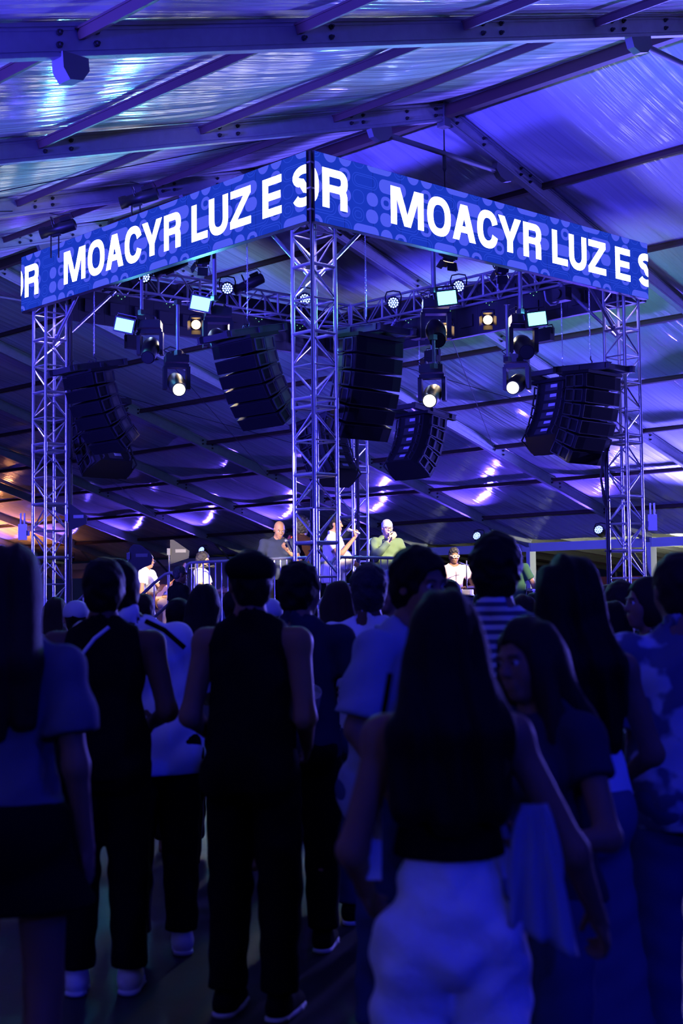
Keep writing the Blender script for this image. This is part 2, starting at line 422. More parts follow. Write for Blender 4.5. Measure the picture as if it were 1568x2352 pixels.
        if kind == 'tank':   # cut away at the shoulders, leaving a racer panel
            aw = top.get('armw', .135)
            cuts.append(lambda X, Y, Z: np.where(Z > 1.24 - drop, np.abs(X - lx * (Z + drop - .93)) - (aw - .35 * np.maximum(0, Z - 1.24 + drop - .05) * .5), -1))
            if top.get('strap'): cuts.append(lambda X, Y, Z: np.where(Z > top['strap'] - drop, -(np.abs(np.abs(X - lx * (Z + drop - .93)) - .085) - .016) * -1, -1))
        ns = top.get('fold', .004)
        ph = random.random() * 6
        def nf(X, Y, Z):
            return ns * (np.sin(23 * Z + 9 * X + 4 * np.sin(11 * X + ph) + ph) * np.sin(17 * X - 8 * Z + 5 * Y + ph) + .6 * np.sin(41 * Z - 25 * X + 3 * np.sin(14 * Y + ph)))
        if sl > 0 and sl < .99:
            for s in 'LR':
                a = shL if s == 'L' else shR; e, wv = P['e' + s], P['w' + s]
                if sl <= .5: q0 = a; dv = (e - a); LL = np.linalg.norm(dv); dv = dv / LL; lim = LL * sl / .5
                else: q0 = e; dv = wv - e; LL = np.linalg.norm(dv); dv = dv / LL; lim = LL * (sl - .5) / .5
                def cutf(X, Y, Z, q0=q0, dv=dv, lim=lim, e=e):
                    along = (X - q0[0]) * dv[0] + (Y - q0[1]) * dv[1] + (Z - q0[2]) * dv[2] - lim
                    rad = np.sqrt(np.maximum(0, (X - q0[0]) ** 2 + (Y - q0[1]) ** 2 + (Z - q0[2]) ** 2 - (along + lim) ** 2)) - .095
                    return np.where((rad < 0) & (along < .16), along, -1.)
                cuts.append(cutf)
        c = child(top.get('name', 'shirt'), sdf_mesh(pr, top.get('vox', .014), .03, tsub, cuts, nf), top['mat'])
    # ---- bottom
    if bottom:
        off = bottom.get('off', .012); end = bottom.get('end', .10); wst = bottom.get('waist', 1.02) - drop; fl = bottom.get('flare', .012)
        ns = bottom.get('fold', .004); ph = random.random() * 6
        if bottom.get('kind') == 'skirt':
            pr = [('ell', tuple(up((0, -.03, .93))), (.20 * W ** .5, .178, .18)), ('cap', (0, -.01 - 0, .98), (0, 0, end), .12 * W, bottom.get('hemr', .24)), ('cap', (-.05, -.02, .95), (-.07, 0, end), .11 * W, bottom.get('hemr', .22) * .9), ('cap', (.05, -.02, .95), (.07, 0, end), .11 * W, bottom.get('hemr', .22) * .9)]
        else:
            pr = [('ell', tuple(up((0, -.015, .945))), ((.172 if fem else .160) * W + off, .118 * W + off, .13))]
            pr += [('ell', tuple(up((0, -.008, 1.05))), (.140 * tw + off, .104 * W + off, .13))]
            pr += [('ell', g[1], tuple(r + off + .004 for r in g[2])) for g in glute] + [('ell', tuple(up((0, -.045, .90))), (.13 * W, .09, .10))]
            for s in 'LR': pr += [limb(P['hip' + s], P['knee' + s], .088 * W ** .7 + off, .062 + off + fl), limb(P['knee' + s], P['ank' + s] - np.array((0, 0, .03)), .060 + off + fl, .046 + off + fl)]
        cuts = [lambda X, Y, Z: Z - wst, lambda X, Y, Z: end - Z]
        if drop: cuts = [lambda X, Y, Z: Z - wst, lambda X, Y, Z: end - Z]
        def nf2(X, Y, Z): return ns * (np.sin(31 * Z + 14 * np.abs(X) + 3 * np.sin(13 * Y + ph)) * np.sin(13 * X + 7 * Z + ph) + .5 * np.sin(55 * Z - 30 * np.abs(X) + ph))
        child(bottom.get('name', 'trousers'), sdf_mesh(pr, bottom.get('vox', .015), .014, (), cuts, nf2), bottom['mat'])
    # ---- shoes
    if shoes:
        VQ = []
        for s in 'LR':
            a = P['ank' + s]; sx = 1 if s == 'R' else -1
            pr = [('cap', tuple(a + np.array((0, -.035, -.045))), tuple(a + np.array((.012 * sx, .155, -.055))), .044, .035), ('ell', tuple(a + np.array((.005 * sx, .06, -.03))), (.04, .09, .04)), ('cap', tuple(a + np.array((0, 0, -.03))), tuple(a + np.array((0, 0, .01))), .044, .044)]
            zs_ = a[2] - .09
            V, Q = sdf_mesh(pr, .011, .03, (), [lambda X, Y, Z: zs_ + .002 - Z])
            c = put('shoe', np_mesh('shoe', [(V * S, Q)]), shoes, root)
            sole = sdf_mesh([('cap', tuple(a + np.array((0, -.035, -.078))), tuple(a + np.array((.012 * sx, .155, -.078))), .047, .04), ('cap', tuple(a + np.array((0, .05, -.078))), tuple(a + np.array((.01 * sx, .1, -.078))), .045, .047)], .012, .02, (), [lambda X, Y, Z: zs_ + .001 - Z, lambda X, Y, Z: Z - zs_ - .024])
            put('sole', np_mesh('sole', [(sole[0] * S, sole[1])]), mat('sole_white', (.6, .6, .6), .6), c)
    # ---- hair
    if hair:
        k = hair['kind']; m = hair['mat']; nz_a = hair.get('noise', .003); fq = hair.get('freq', 60); ph = random.random() * 6
        o = hair.get('off', .012); subs = [(('ell', H((0, .104, -.028)), (.076, .070, .100), RH), .012)]
        pr = [('ell', H((0, -.016, .034)), (.076 + o, .094 + o, .090 + o), RH), ('ell', H((0, -.048, -.035)), (.066 + o * .6, .05 + o * .6, .07), RH)]
        if k in ('long', 'longback'):
            z1 = hair.get('len', 1.15) - drop; wd = hair.get('width', .1); b0 = np.array(H((0, -.06, -.03)))
            pr += [('ell', H((0, -.035, -.02)), (.088 + o, .085 + o, .12), RH)]
            yb = up((0, -.125 * W, 1.30))[1]; sx_ = hair.get('shift', 0)
            for dx in (-.6, 0, .6):
                mid = np.array((b0[0] * .6 + dx * wd + sx_ * .5, min(b0[1] - .02, yb - .005), 1.42 - drop)); low = np.array((b0[0] * .4 + dx * wd * 1.15 + sx_, yb - .012, z1 + .05 * abs(dx)))
                pr += [('cap', tuple(b0 + np.array((dx * .06, .01, .0))), tuple(mid), .062, .055 + o * .6), ('cap', tuple(mid), tuple(low), .055 + o * .6, hair.get('tip', .03))]
            if k == 'long' and hair.get('front', True):
                for sx in (-1, 1):
                    s0 = np.array(H((sx * .07, .01, -.02))); s1 = up((sx * .12, .03, 1.33)); s2 = up((sx * .12, .085, hair.get('frontlen', 1.2)))
                    pr += [('cap', tuple(s0), tuple(s1), .036, .04), ('cap', tuple(s1), tuple(s2), .04, .018)]
        if k in ('afro', 'curly'):
            a = hair.get('size', .03); pr = [('ell', H((0, -.02, .045)), (.076 + a, .092 + a, .088 + a), RH), ('ell', H((0, -.05, -.03)), (.07 + a * .6, .06 + a * .6, .075), RH)]
            if hair.get('len'):
                for dx in (-.7, 0, .7): pr.append(('cap', H((dx * .08, -.05, 0)), tuple(up((dx * .12, -.09, hair['len']))), .06, .04))
        if k == 'bun': pr.append(('ell', H((0, -.09, .09)), (.045, .045, .04), RH))
        if k == 'buzz': pr = [('ell', H((0, -.014, .033)), (.0765 + .004, .0945 + .004, .0925 + .003), RH), ('ell', H((0, -.048, -.03)), (.064, .049, .06), RH)]
        if k == 'tall': pr.append(('ell', H((0, .01, .10)), (.068, .085, .05), RH))
        def hn(X, Y, Z):
            if k in ('long', 'longback'):
                return nz_a * (np.sin(fq * X * 1.3 + 6 * np.sin(3 * Z + ph) + ph) + .6 * np.sin(fq * 2.1 * X + 4 * Z + 30 * Y + ph))
            return nz_a * (np.sin(fq * X + ph) * np.sin(fq * .9 * Y + 1.3 * ph) * np.sin(fq * 1.1 * Z) * 1.5 + .7 * np.sin(fq * 1.9 * Z + fq * X * .7) * np.sin(fq * 1.7 * Y + ph))
        c = child('hair', sdf_mesh(pr, hair.get('vox', .0095), .03, subs, None, hn), m)
    # ---- extras given in head space
    ex = dict(extras or {})
    def hmat(): 
        A = Matrix.Identity(4)
        for i in range(3):
            for j in range(3): A[i][j] = RH[i][j] * 1.
        hp = H((0, 0, 0))
        return Matrix.Scale(S, 4) @ Matrix.Translation(hp) @ A
    if face:
        for sx in (-1, 1):
            MB().lathe([(.0001, -.0115), (.008, -.008), (.0115, 0), (.008, .008), (.0001, .0115)], 10, None, (sx * .031, .0775, .003)).build('eye', mat('eye_white', (.6, .56, .54), .25), root, hmat(), True)
            MB().tube((sx * .031, .0868, .003), (sx * .031, .0898, .003), .0058, 10).build('iris', mat('iris', (.02, .012, .008), .1), root, hmat())
            MB().path([(sx * .048, .083, .022), (sx * .034, .092, .027), (sx * .017, .094, .023)], .0035, 5).build('eyebrow', ex.get('browmat', mat('brow_dark', (.02, .013, .01), .8)), root, hmat())
    if ex.get('glasses'):
        gm = ex['glasses']; mb = MB(); 
        for sx in (-1, 1):
            rx, rz = ex.get('lens', (.024, .018))
            mb.path([(sx * .031 + rx * math.cos(t) * (1.05 if abs(math.cos(t)) > .5 else 1), .108 - .18 * abs(sx * .031 + rx * math.cos(t)) ** 1.5, .002 + rz * math.sin(t)) for t in np.linspace(0, 2 * PI, 17)[:-1]], ex.get('rim', .0026), 6, True)
            mb.path([(sx * .056, .10, .008), (sx * .075, .06, .010), (sx * .079, -.01, .006)], ex.get('rim', .0026), 5)
        mb.path([(-.008, .109, .006), (0, .112, .008), (.008, .109, .006)], ex.get('rim', .0026), 5)
        g_ = mb.build('glasses', gm, root, hmat())
        if ex.get('dark_lens'):
            for sx in (-1, 1): MB().lathe([(.0001, -.0008), (.021, -.0008), (.021, .0008), (.0001, .0008)], 14, Matrix.Rotation(PI / 2, 3, 'X'), (sx * .031, .106, .002)).build('lens', ex['dark_lens'], root, hmat())
    if ex.get('beard'):
        bp = [('ell', H((0, .045, -.085)), (.050, .052, .042), RH), ('cap', H((-.055, .03, -.05)), H((-.035, .062, -.09)), .014, .018), ('cap', H((.055, .03, -.05)), H((.035, .062, -.09)), .014, .018), ('cap', H((-.022, .094, -.05)), H((.022, .094, -.05)), .009, .009)]
        child('beard', sdf_mesh(bp, .006, .02, [(('cap', H((-.018, .105, -.066)), H((.018, .105, -.066)), .010, .010), .006), (('ell', H((0, .06, .0)), (.07, .07, .04), RH), .01)], None, lambda X, Y, Z: .0015 * np.sin(230 * X) * np.sin(210 * Z)), ex['beard'])
    if ex.get('moustache'):
        child('moustache', sdf_mesh([('cap', H((0, .101, -.045)), H((.028, .092, -.054)), .007, .004), ('cap', H((0, .101, -.045)), H((-.028, .092, -.054)), .007, .004)], .004, .006), ex['moustache'])
    if ex.get('flatcap'):
        cp = [('ell', H((0, -.012, .062)), (.098, .118, .055), RH), ('ell', H((0, .09, .045)), (.075, .06, .014), RH), ('ell', H((0, -.03, .04)), (.09, .1, .04), RH)]
        child('flat_cap', sdf_mesh(cp, .008, .03, (), None, None), ex['flatcap'])
    if ex.get('ballcap'):
        cp = [('ell', H((0, -.012, .045)), (.09, .108, .085), RH)]
        cc = child('cap', sdf_mesh(cp, .008, .02, [(('ell', H((0, 0, -.075)), (.2, .2, .095), RH), .01)]), ex['ballcap'])
        child('cap_brim', sdf_mesh([('ell', H((0, .125, .018)), (.075, .075, .008), RH)], .007, .01), ex.get('brimmat', ex['ballcap'])) 
    if ex.get('earpiece'):
        MB().lathe([(.001, -.006), (.011, -.004), (.012, .004), (.002, .008)], 10, None, (.083, .008, -.008)).build('earpiece', ex['earpiece'], root, hmat())
    root['_S'] = S
    person.last = dict(P=P, H=H, S=S, up=up, shL=shL, shR=shR, piv=piv)
    return root
def pworld(root, p):
    """local (1.75 m figure) point -> world"""
    S = root['_S']; return Matrix.Translation(root.location) @ root.rotation_euler.to_matrix().to_4x4() @ Vector([c * S for c in p])

# ------------------------------------------------------------------ tent: floor, ceiling, walls
KS = .87
TY1, TXR, TZR, TM, THE, TDT, BAY = 10.439 * KS, 17.677 * KS, 1.6 + 8.526 * KS, 0.30328, 21.523 * KS, 0.03313, 5.0 * KS
K0, K1 = -2, 13
def tw(x, k, dz=0.):
    """tent coordinates (metres right of the ridge, frame number) -> world"""
    X, Y = TXR + x, TY1 + (k - 1) * BAY; c, s = math.cos(TDT), math.sin(TDT)
    return Vector((c * X - s * Y, s * X + c * Y, TZR - TM * abs(x) + dz))
ceiling = empty('ceiling', (0, 0, 0), TDT); ceiling['kind'] = 'structure'; ceiling['label'] = 'pitched white tent roof on aluminium frames washed in blue light'
def tl(x, k, dz=0.):   # same point in the ceiling object's own frame
    return Vector((TXR + x, TY1 + (k - 1) * BAY, TZR - TM * abs(x) + dz))

def fabric_material():
    m = bpy.data.materials.new('tent_vinyl'); m.use_nodes = True; nt = m.node_tree; b = nt.nodes['Principled BSDF']
    b.inputs['Base Color'].default_value = (.66, .66, .70, 1); b.inputs['Roughness'].default_value = .14; b.inputs['IOR'].default_value = 1.75; b.inputs['Specular IOR Level'].default_value = .5
    tc = nt.nodes.new('ShaderNodeTexCoord')
    def noise(scale, vec, detail=3):
        mp = nt.nodes.new('ShaderNodeMapping'); mp.inputs['Scale'].default_value = vec
        n = nt.nodes.new('ShaderNodeTexNoise'); n.inputs['Scale'].default_value = scale; n.inputs['Detail'].default_value = detail
        nt.links.new(tc.outputs['Object'], mp.inputs['Vector']); nt.links.new(mp.outputs['Vector'], n.inputs['Vector']); return n
    n1 = noise(1.0, (.14, 5.5, .14), 3); n2 = noise(1.0, (.5, 1.1, .5), 2)
    b1 = nt.nodes.new('ShaderNodeBump'); b1.inputs['Strength'].default_value = 1.; b1.inputs['Distance'].default_value = .068
    b2 = nt.nodes.new('ShaderNodeBump'); b2.inputs['Strength'].default_value = .25; b2.inputs['Distance'].default_value = .12
    nt.links.new(n1.outputs['Fac'], b1.inputs['Height']); nt.links.new(n2.outputs['Fac'], b2.inputs['Height'])
    nt.links.new(b1.outputs['Normal'], b2.inputs['Normal']); nt.links.new(b2.outputs['Normal'], b.inputs['Normal'])
    return m
M_fab = fabric_material()
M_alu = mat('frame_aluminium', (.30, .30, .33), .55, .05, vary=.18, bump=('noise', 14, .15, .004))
M_steel = mat('dark_steel', (.16, .16, .18), .55, .5)
M_bolt = mat('bolt_steel', (.03, .03, .035), .5, .6)
M_rope = mat('wire_black', (.01, .01, .012), .7, spec=.1)
M_eave = mat('eave_white', (.6, .6, .64), .55)
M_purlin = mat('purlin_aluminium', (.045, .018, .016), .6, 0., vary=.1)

def fabric(side):
    nx, ny = 40, 10; vs = []; fs = []
    PS = 2.69 * KS
    for i in range(nx + 1):
        x = THE * i / nx
        for j in range(ny + 1):
            v = j / ny
            # sheet sags a little between frames and between purlins
            sag = -.10 * math.sin(PI * v) ** .8 * (.55 + .45 * abs(math.sin(PI * x / PS))) - .02 * math.sin(9 * v + x)
            vs.append((side * x, v * BAY, -TM * x + .03 + sag * (1 if 0 < j < ny else 0)))
    for i in range(nx):
        for j in range(ny):
            a = i * (ny + 1) + j; q = (a, a + ny + 1, a + ny + 2, a + 1); fs.append(q if side < 0 else q[::-1])
    return mesh_from(vs, fs, 'fabric_panel', True)
FAB = {s: fabric(s) for s in (-1, 1)}
for k in range(K0, K1):
    for s in (-1, 1):
        put('fabric_panel', FAB[s], M_fab, ceiling, Matrix.Translation((TXR, TY1 + (k - 1) * BAY, TZR)))
# rafters
ang = math.atan(TM); RL = THE / math.cos(ang)
def rafter_mesh(side):
    mb = MB()
    R = Matrix.Rotation(side * ang, 3, 'Y')
    n = Vector((side * math.sin(ang), 0, math.cos(ang)))
    for (w_, h_, off) in ((.075, .26, -.13), (.11, .03, -.015), (.11, .03, -.25), (.09, .018, -.052), (.09, .018, -.21)):
        mb.box(Vector((side * THE / 2, 0, -TM * THE / 2)) + n * off, (RL, w_, h_), R)
    return mb.mesh('rafter')
RAF = {s: rafter_mesh(s) for s in (-1, 1)}
BOLT = MB().lathe([(.001, 0), (.026, .0), (.026, .02), (.014, .022), (.014, .045), (.001, .045)], 8, Matrix.Rotation(PI / 2, 3, 'X')).mesh('bolt'); BOLT.materials.append(M_bolt)
PLATE = MB().box((0, 0, 0), (.9, .012, .22)).mesh('splice_plate'); PLATE.materials.append(M_alu)
GUS = MB().prism([(-.22, .0), (.22, .0), (.2, -.13), (.08, -.2), (-.08, -.2), (-.2, -.13)], .1, Matrix.Rotation(PI / 2, 3, 'X')).mesh('bracket'); GUS.materials.append(M_steel)
for k in range(K0, K1 + 1):
    for s in (-1, 1):
        rf = put('rafter', RAF[s], M_alu, ceiling, Matrix.Translation((TXR, TY1 + (k - 1) * BAY, TZR)))
        if -0 <= k <= 8:
            xs_ = [.28, 1.0, 2.05, 2.32, 4.7, 5.05, 7.6, 8.0] + ([10.6, 11.0] if k > 0 else []) + ([13.4, 13.8, 16.1, 16.5, 18.8] if s > 0 else [])
            for x in [v * KS for v in xs_]:
                for off in (-.08, -.18):
                    put('bolt', BOLT, None, rf, Matrix.Translation((s * x, -.042, -TM * x + off)))
        for x in (1.62 * KS,):
            R4 = Matrix.Rotation(s * ang, 4, 'Y')
            put('bracket', GUS, None, ceiling, Matrix.Translation(tl(s * x, k, -.265)) @ R4)
    bar('collar_tie', tl(-1.5 * KS, k, -.37), tl(1.5 * KS, k, -.37), .04, M_steel, ceiling, 10)
    MB().box(tl(0, k, -.18), (.14, .15, .37)).build('ridge_plate', M_steel, ceiling)
    for s in (-1, 1):
        e = tl(s * THE, k)
        MB().box((e.x, e.y, (e.z - .1) / 2), (.30, .14, e.z - .1)).box((e.x, e.y, .01), (.5, .4, .02)).build('column', M_alu if s < 0 else M_eave, ceiling)
        bar('knee_brace', (e.x - s * .1, e.y, 2.1), tl(s * (THE - 2.0), k, -.26), .04, M_steel, ceiling)
# brackets bolted under the first frame
for s, x in ((-1, 10.85), (1, 10.85)):
    MB().prism([(-.12, 0), (.12, 0), (.13, -.10), (.07, -.19), (-.05, -.21), (-.11, -.13)], .16, Matrix.Rotation(PI / 2, 3, 'X') , tl(s * x * KS, 1, -.27)).build('hanging_bracket', M_steel, ceiling)
# purlins
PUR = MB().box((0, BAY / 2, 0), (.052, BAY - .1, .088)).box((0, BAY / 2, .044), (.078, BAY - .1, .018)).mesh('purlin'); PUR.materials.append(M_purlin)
RID = MB().box((0, BAY / 2, 0), (.09, BAY - .1, .17)).box((0, BAY / 2, -.085), (.12, BAY - .1, .025)).mesh('ridge_purlin'); RID.materials.append(M_purlin)
EAV = MB().box((0, BAY / 2, 0), (.11, BAY - .1, .26)).mesh('eave_beam'); EAV.materials.append(M_eave)
for k in range(K0, K1):
    put('ridge_purlin', RID, None, ceiling, Matrix.Translation(tl(0, k, -.13)))
    for s in (-1, 1):
        for i in range(1, 8):
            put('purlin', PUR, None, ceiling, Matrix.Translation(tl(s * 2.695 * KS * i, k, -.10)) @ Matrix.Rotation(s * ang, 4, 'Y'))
        put('eave_beam', EAV, None, ceiling, Matrix.Translation(tl(s * (THE - .05), k, -.25)))
for a, b in ((((-10.8, 3), (-2.7, 2))), ((-5.4, 3), (-5.4 - 5, 4)), ((-16, 2), (-5.4, 3)), ((5.4, 3), (13.5, 4)), ((13.5, 3), (5.4, 4)), ((5.4, 5), (13.5, 6)), ((13.5, 5), (5.4, 6)), ((8.1, 7), (16.2, 8)), ((16.2, 7), (8.1, 8))):
    bar('bracing_cable', tl(a[0] * KS, a[1], -.2), tl(b[0] * KS, b[1], -.2), .007, M_rope, ceiling, 5)
# floor
def floor_material():
    m = bpy.data.materials.new('dark_decking'); m.use_nodes = True; nt = m.node_tree; b = nt.nodes['Principled BSDF']
    tc = nt.nodes.new('ShaderNodeTexCoord'); n = nt.nodes.new('ShaderNodeTexNoise'); n.inputs['Scale'].default_value = 1.6; n.inputs['Detail'].default_value = 8
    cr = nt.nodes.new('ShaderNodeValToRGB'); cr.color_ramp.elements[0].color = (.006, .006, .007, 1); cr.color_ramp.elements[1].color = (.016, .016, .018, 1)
    nt.links.new(tc.outputs['Object'], n.inputs['Vector']); nt.links.new(n.outputs['Fac'], cr.inputs['Fac']); nt.links.new(cr.outputs['Color'], b.inputs['Base Color']); b.inputs['Specular IOR Level'].default_value = .35
    mr = nt.nodes.new('ShaderNodeMapRange'); mr.inputs['To Min'].default_value = .42; mr.inputs['To Max'].default_value = .75
    nt.links.new(n.outputs['Fac'], mr.inputs['Value']); nt.links.new(mr.outputs['Result'], b.inputs['Roughness'])
    n2 = nt.nodes.new('ShaderNodeTexNoise'); n2.inputs['Scale'].default_value = 40; bp = nt.nodes.new('ShaderNodeBump'); bp.inputs['Strength'].default_value = .12; bp.inputs['Distance'].default_value = .01
    nt.links.new(tc.outputs['Object'], n2.inputs['Vector']); nt.links.new(n2.outputs['Fac'], bp.inputs['Height']); nt.links.new(bp.outputs['Normal'], b.inputs['Normal'])
    return m
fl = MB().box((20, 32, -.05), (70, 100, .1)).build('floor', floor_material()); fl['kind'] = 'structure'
# side walls: fabric curtains hung below the eave
M_wall = mat('curtain_vinyl', (.5, .48, .55), .6, bump=('strand', 30, .3, .05))
def curtain(name, x, k0, k1, z1):
    n = 60; vs = []; fs = []
    a, b = TY1 + (k0 - 1) * BAY, TY1 + (k1 - 1) * BAY
    for i in range(n + 1):
        y = a + (b - a) * i / n; dx = .06 * math.sin(i * 2.1) + .03 * math.sin(i * .7)
        vs += [(TXR + x + dx, y, .02), (TXR + x + dx * .4, y, z1), (TXR + x + dx + .03, y, .02), (TXR + x + dx * .4 + .03, y, z1)]
    for i in range(n):
        o = 4 * i; fs += [(o, o + 4, o + 5, o + 1), (o + 2, o + 3, o + 7, o + 6), (o + 1, o + 5, o + 7, o + 3)]
    w_ = put(name, mesh_from(vs, fs, name, True), M_wall); w_.rotation_euler = (0, 0, TDT); w_['kind'] = 'structure'
    return w_
EZ = TZR - TM * THE
curtain('wall_right', THE + .02, 8, K1, EZ - .3)
curtain('wall_left', -THE - .02, K0, K1, EZ - .3)
def gable():
    vs = []; fs = []; n = 40; y = TY1 + (K1 - 1) * BAY + .06
    for i in range(n + 1):
        x = -THE + 2 * THE * i / n; vs += [(TXR + x, y + .06 * math.sin(i * 1.7), .02), (TXR + x, y, TZR - TM * abs(x) - .02)]
    for i in range(n): fs.append((2 * i, 2 * i + 1, 2 * i + 3, 2 * i + 2))
    g = put('wall_gable', mesh_from(vs, fs, 'wall_gable', True), M_wall); g.rotation_euler = (0, 0, TDT); g['kind'] = 'structure'
gable()
# neighbouring clear-roofed walkway seen through the open bays of the far side
nb = empty('clear_roof_walkway', tw(THE + 8, 3).to_tuple()[:2] + (0,), TDT, 'dark clear-roofed walkway tent with pale ribs seen beyond the open side', 'tent')
M_clear = mat('clear_vinyl', (.22, .23, .19), .2, spec=.8, bump=('noise', 3, .5, .05)); M_rib = mat('rib_black', (.012, .012, .014), .5)
for i in range(26):
    y = -14 + i * 1.7
    R = Matrix.Rotation(math.atan(.085), 3, 'Y')
    MB().box((0, y, 3.35), (15, 1.7, .02), R).build('roof_sheet', M_clear, nb)
    MB().box((0, y + .85, 3.27), (15, .10, .16), R).build('rib', M_rib, nb)
for yy in (-14, -4, 6, 16, 26):
    MB().tube((7.2, yy, 0), (7.2, yy, 2.8), .05).build('post', M_rib, nb)
MB().box((7.6, 7, 1.2), (.05, 46, 2.4)).build('side_sheet', mat('maroon_sheet', (.10, .02, .04), .7), nb)

# ------------------------------------------------------------------ stage rig: towers, headers, LED banners
XC, YC, ZB, LB, GB, HB = 11.1748, 12.7208, 6.3068, 7.0871, .0708, .9
M_tr = mat('truss_aluminium', (.62, .62, .66), .28, .85)
M_blk = mat('black_paint', (.012, .012, .014), .45)
M_blk2 = mat('black_satin', (.02, .02, .023), .3, spec=.6)
M_rub = mat('black_rubber', (.008, .008, .009), .6)
TC = .385; HT = TC / 2; TR = .026
TOW = {'front': (XC + .37, YC + .37), 'left': (XC + .37, YC + GB + LB - .28), 'right': (XC + GB + LB - .23, YC + .37), 'back': (XC + GB + LB - .23, YC + GB + LB - .44)}
RINGS = [.06, .58, 1.44, 2.30, 3.16, 4.02, 4.13, 4.97, 5.83, 6.69, 7.24]
def tower(c, label):
    t = empty('truss_tower', (c[0], c[1], 0), 0, label, 'truss', 'corner towers of the stage rig')
    cs = [(-HT, -HT), (HT, -HT), (HT, HT), (-HT, HT)]
    for x, y in cs: bar('leg', (x, y, .02), (x, y, 7.26), TR, M_tr, t, 12)
    MB().box((0, 0, .01), (.62, .62, .02)).build('base_plate', M_steel, t)
    for z in RINGS:
        for i in range(4):
            a, b = cs[i], cs[(i + 1) % 4]; r = .024 if z not in (.06, 7.24) else .018
            bar('ring_bar', (a[0], a[1], z), (b[0], b[1], z), r, M_tr, t, 8)
    for z in (4.075,):
        for x, y in cs: put('coupler', unit_tube(.034, .14, 10), M_tr, t, Matrix.Translation((x, y, z - .07)))
    for q in range(len(RINGS) - 1):
        z0, z1 = RINGS[q], RINGS[q + 1]
        if z1 - z0 < .2: continue
        zm = (z0 + z1) / 2
        for i in range(4):
            a, b = cs[i], cs[(i + 1) % 4]
            if i % 2: a, b = b, a
            bar('brace', (a[0], a[1], z0 + .06), (b[0], b[1], zm - .03), .0125, M_tr, t, 6)
            bar('brace', (b[0], b[1], zm + .03), (a[0], a[1], z1 - .06), .0125, M_tr, t, 6)
            bar('cross_bar', (a[0], a[1], zm), (b[0], b[1], zm), .0125, M_tr, t, 6)
    return t
TW = {}
for n, lb in (('front', 'square silver truss tower at the nearest corner of the stage, under the banner corner'), ('left', 'square silver truss tower at the left end of the banners'), ('right', 'square silver truss tower at the right end of the banners'), ('back', 'square silver truss tower at the far corner, half hidden behind the nearest tower')):
    TW[n] = tower(TOW[n], lb)
ZH = 7.03
def header(a, b, label):
    a = Vector((*TOW[a], 0)); b = Vector((*TOW[b], 0)); d = (b - a).normalized(); a = a + d * (HT + .03); b = b - d * (HT + .03); L = (b - a).length
    t = empty('header_truss', (a.x, a.y, ZH), math.atan2(d.y, d.x), label, 'truss', 'header trusses joining the towers')
    cs = [(-HT, -HT), (HT, -HT), (HT, HT), (-HT, HT)]
    for y, z in cs: bar('chord', (0, y, z), (L, y, z), TR * .9, M_tr, t, 10)
    n = 14; st = L / n
    for i in range(n + 1):
        x = i * st
        for q in range(4):
            p, r = cs[q], cs[(q + 1) % 4]
            if i % 2 == 0: bar('cross_bar', (x, *p), (x, *r), .022, M_tr, t, 8)
            if i < n:
                if (i + q) % 2: p, r = r, p
                bar('brace', (x + .03, *p), (x + st - .03, *r), .0125, M_tr, t, 6)
    return t
header('front', 'left', 'header truss hidden behind the left lit banner')
header('front', 'right', 'header truss hidden behind the right lit banner')
header('left', 'back', 'header truss across the far left side of the stage')
header('right', 'back', 'header truss across the far right side of the stage')
# knee braces from the towers up to the headers
for n, dirs, lb in (('front', ((1, 0), (0, 1)), 'nearest tower'), ('left', ((1, 0), (0, -1)), 'left tower'), ('right', ((-1, 0), (0, 1)), 'right tower'), ('back', ((-1, 0), (0, -1)), 'far tower')):
    for (dx, dy) in dirs:
        c = Vector((*TOW[n], 0)); d = Vector((dx, dy, 0)); sd = 'right' if (abs(dx) > 0) == (n in ('front', 'left')) else 'left'
        k = empty('knee_brace', c + Vector((0, 0, 5.75)), 0, f'diagonal pipe bracing the {lb} to the header on its {"X" if 0 else sd} side', 'pipe', 'knee braces of the stage rig')
        bar('pipe', d * .10, d * 1.25 + Vector((0, 0, 1.08)), .026, M_tr, k, 10)
        for f in (.22, 1.18): MB().lathe([(.034, -.03), (.042, -.02), (.042, .02), (.034, .03)], 8, Vector((dx * 1.15, dy * 1.15, 1.08)).to_track_quat('Z', 'Y').to_matrix(), d * f + Vector((0, 0, (f - .1) * .94))).build('clamp', M_steel, k)

# ---- LED banners
def emit_mat(name, col, s):
    m = bpy.data.materials.new(name); m.use_nodes = True; nt = m.node_tree; nt.nodes.clear()
    e = nt.nodes.new('ShaderNodeEmission'); o = nt.nodes.new('ShaderNodeOutputMaterial'); e.inputs[0].default_value = (*col, 1); e.inputs[1].default_value = s
    nt.links.new(e.outputs[0], o.inputs[0]); return m
M_led = emit_mat('led_blue', (.010, .038, .52), 1.0)
M_led2 = emit_mat('led_violet', (.075, .105, .90), 1.0)
M_led3 = emit_mat('led_line', (.022, .065, .70), 1.0)
M_ledw = emit_mat('led_white', (1., .97, 1.), 4.2)
TS = .118; TH = .101; CH = .507; V0 = .21
def clip(poly, u0, u1):
    for s, lim in ((1, u0), (-1, -u1)):
        out = []
        for i in range(len(poly)):
            a, b = poly[i], poly[(i + 1) % len(poly)]; fa, fb = s * a[0] - lim, s * b[0] - lim
            if fa >= 0: out.append(a)
            if (fa >= 0) != (fb >= 0): t = fa / (fa - fb); out.append((a[0] + (b[0] - a[0]) * t, a[1] + (b[1] - a[1]) * t))
        poly = out
        if len(poly) < 3: return []
    return poly
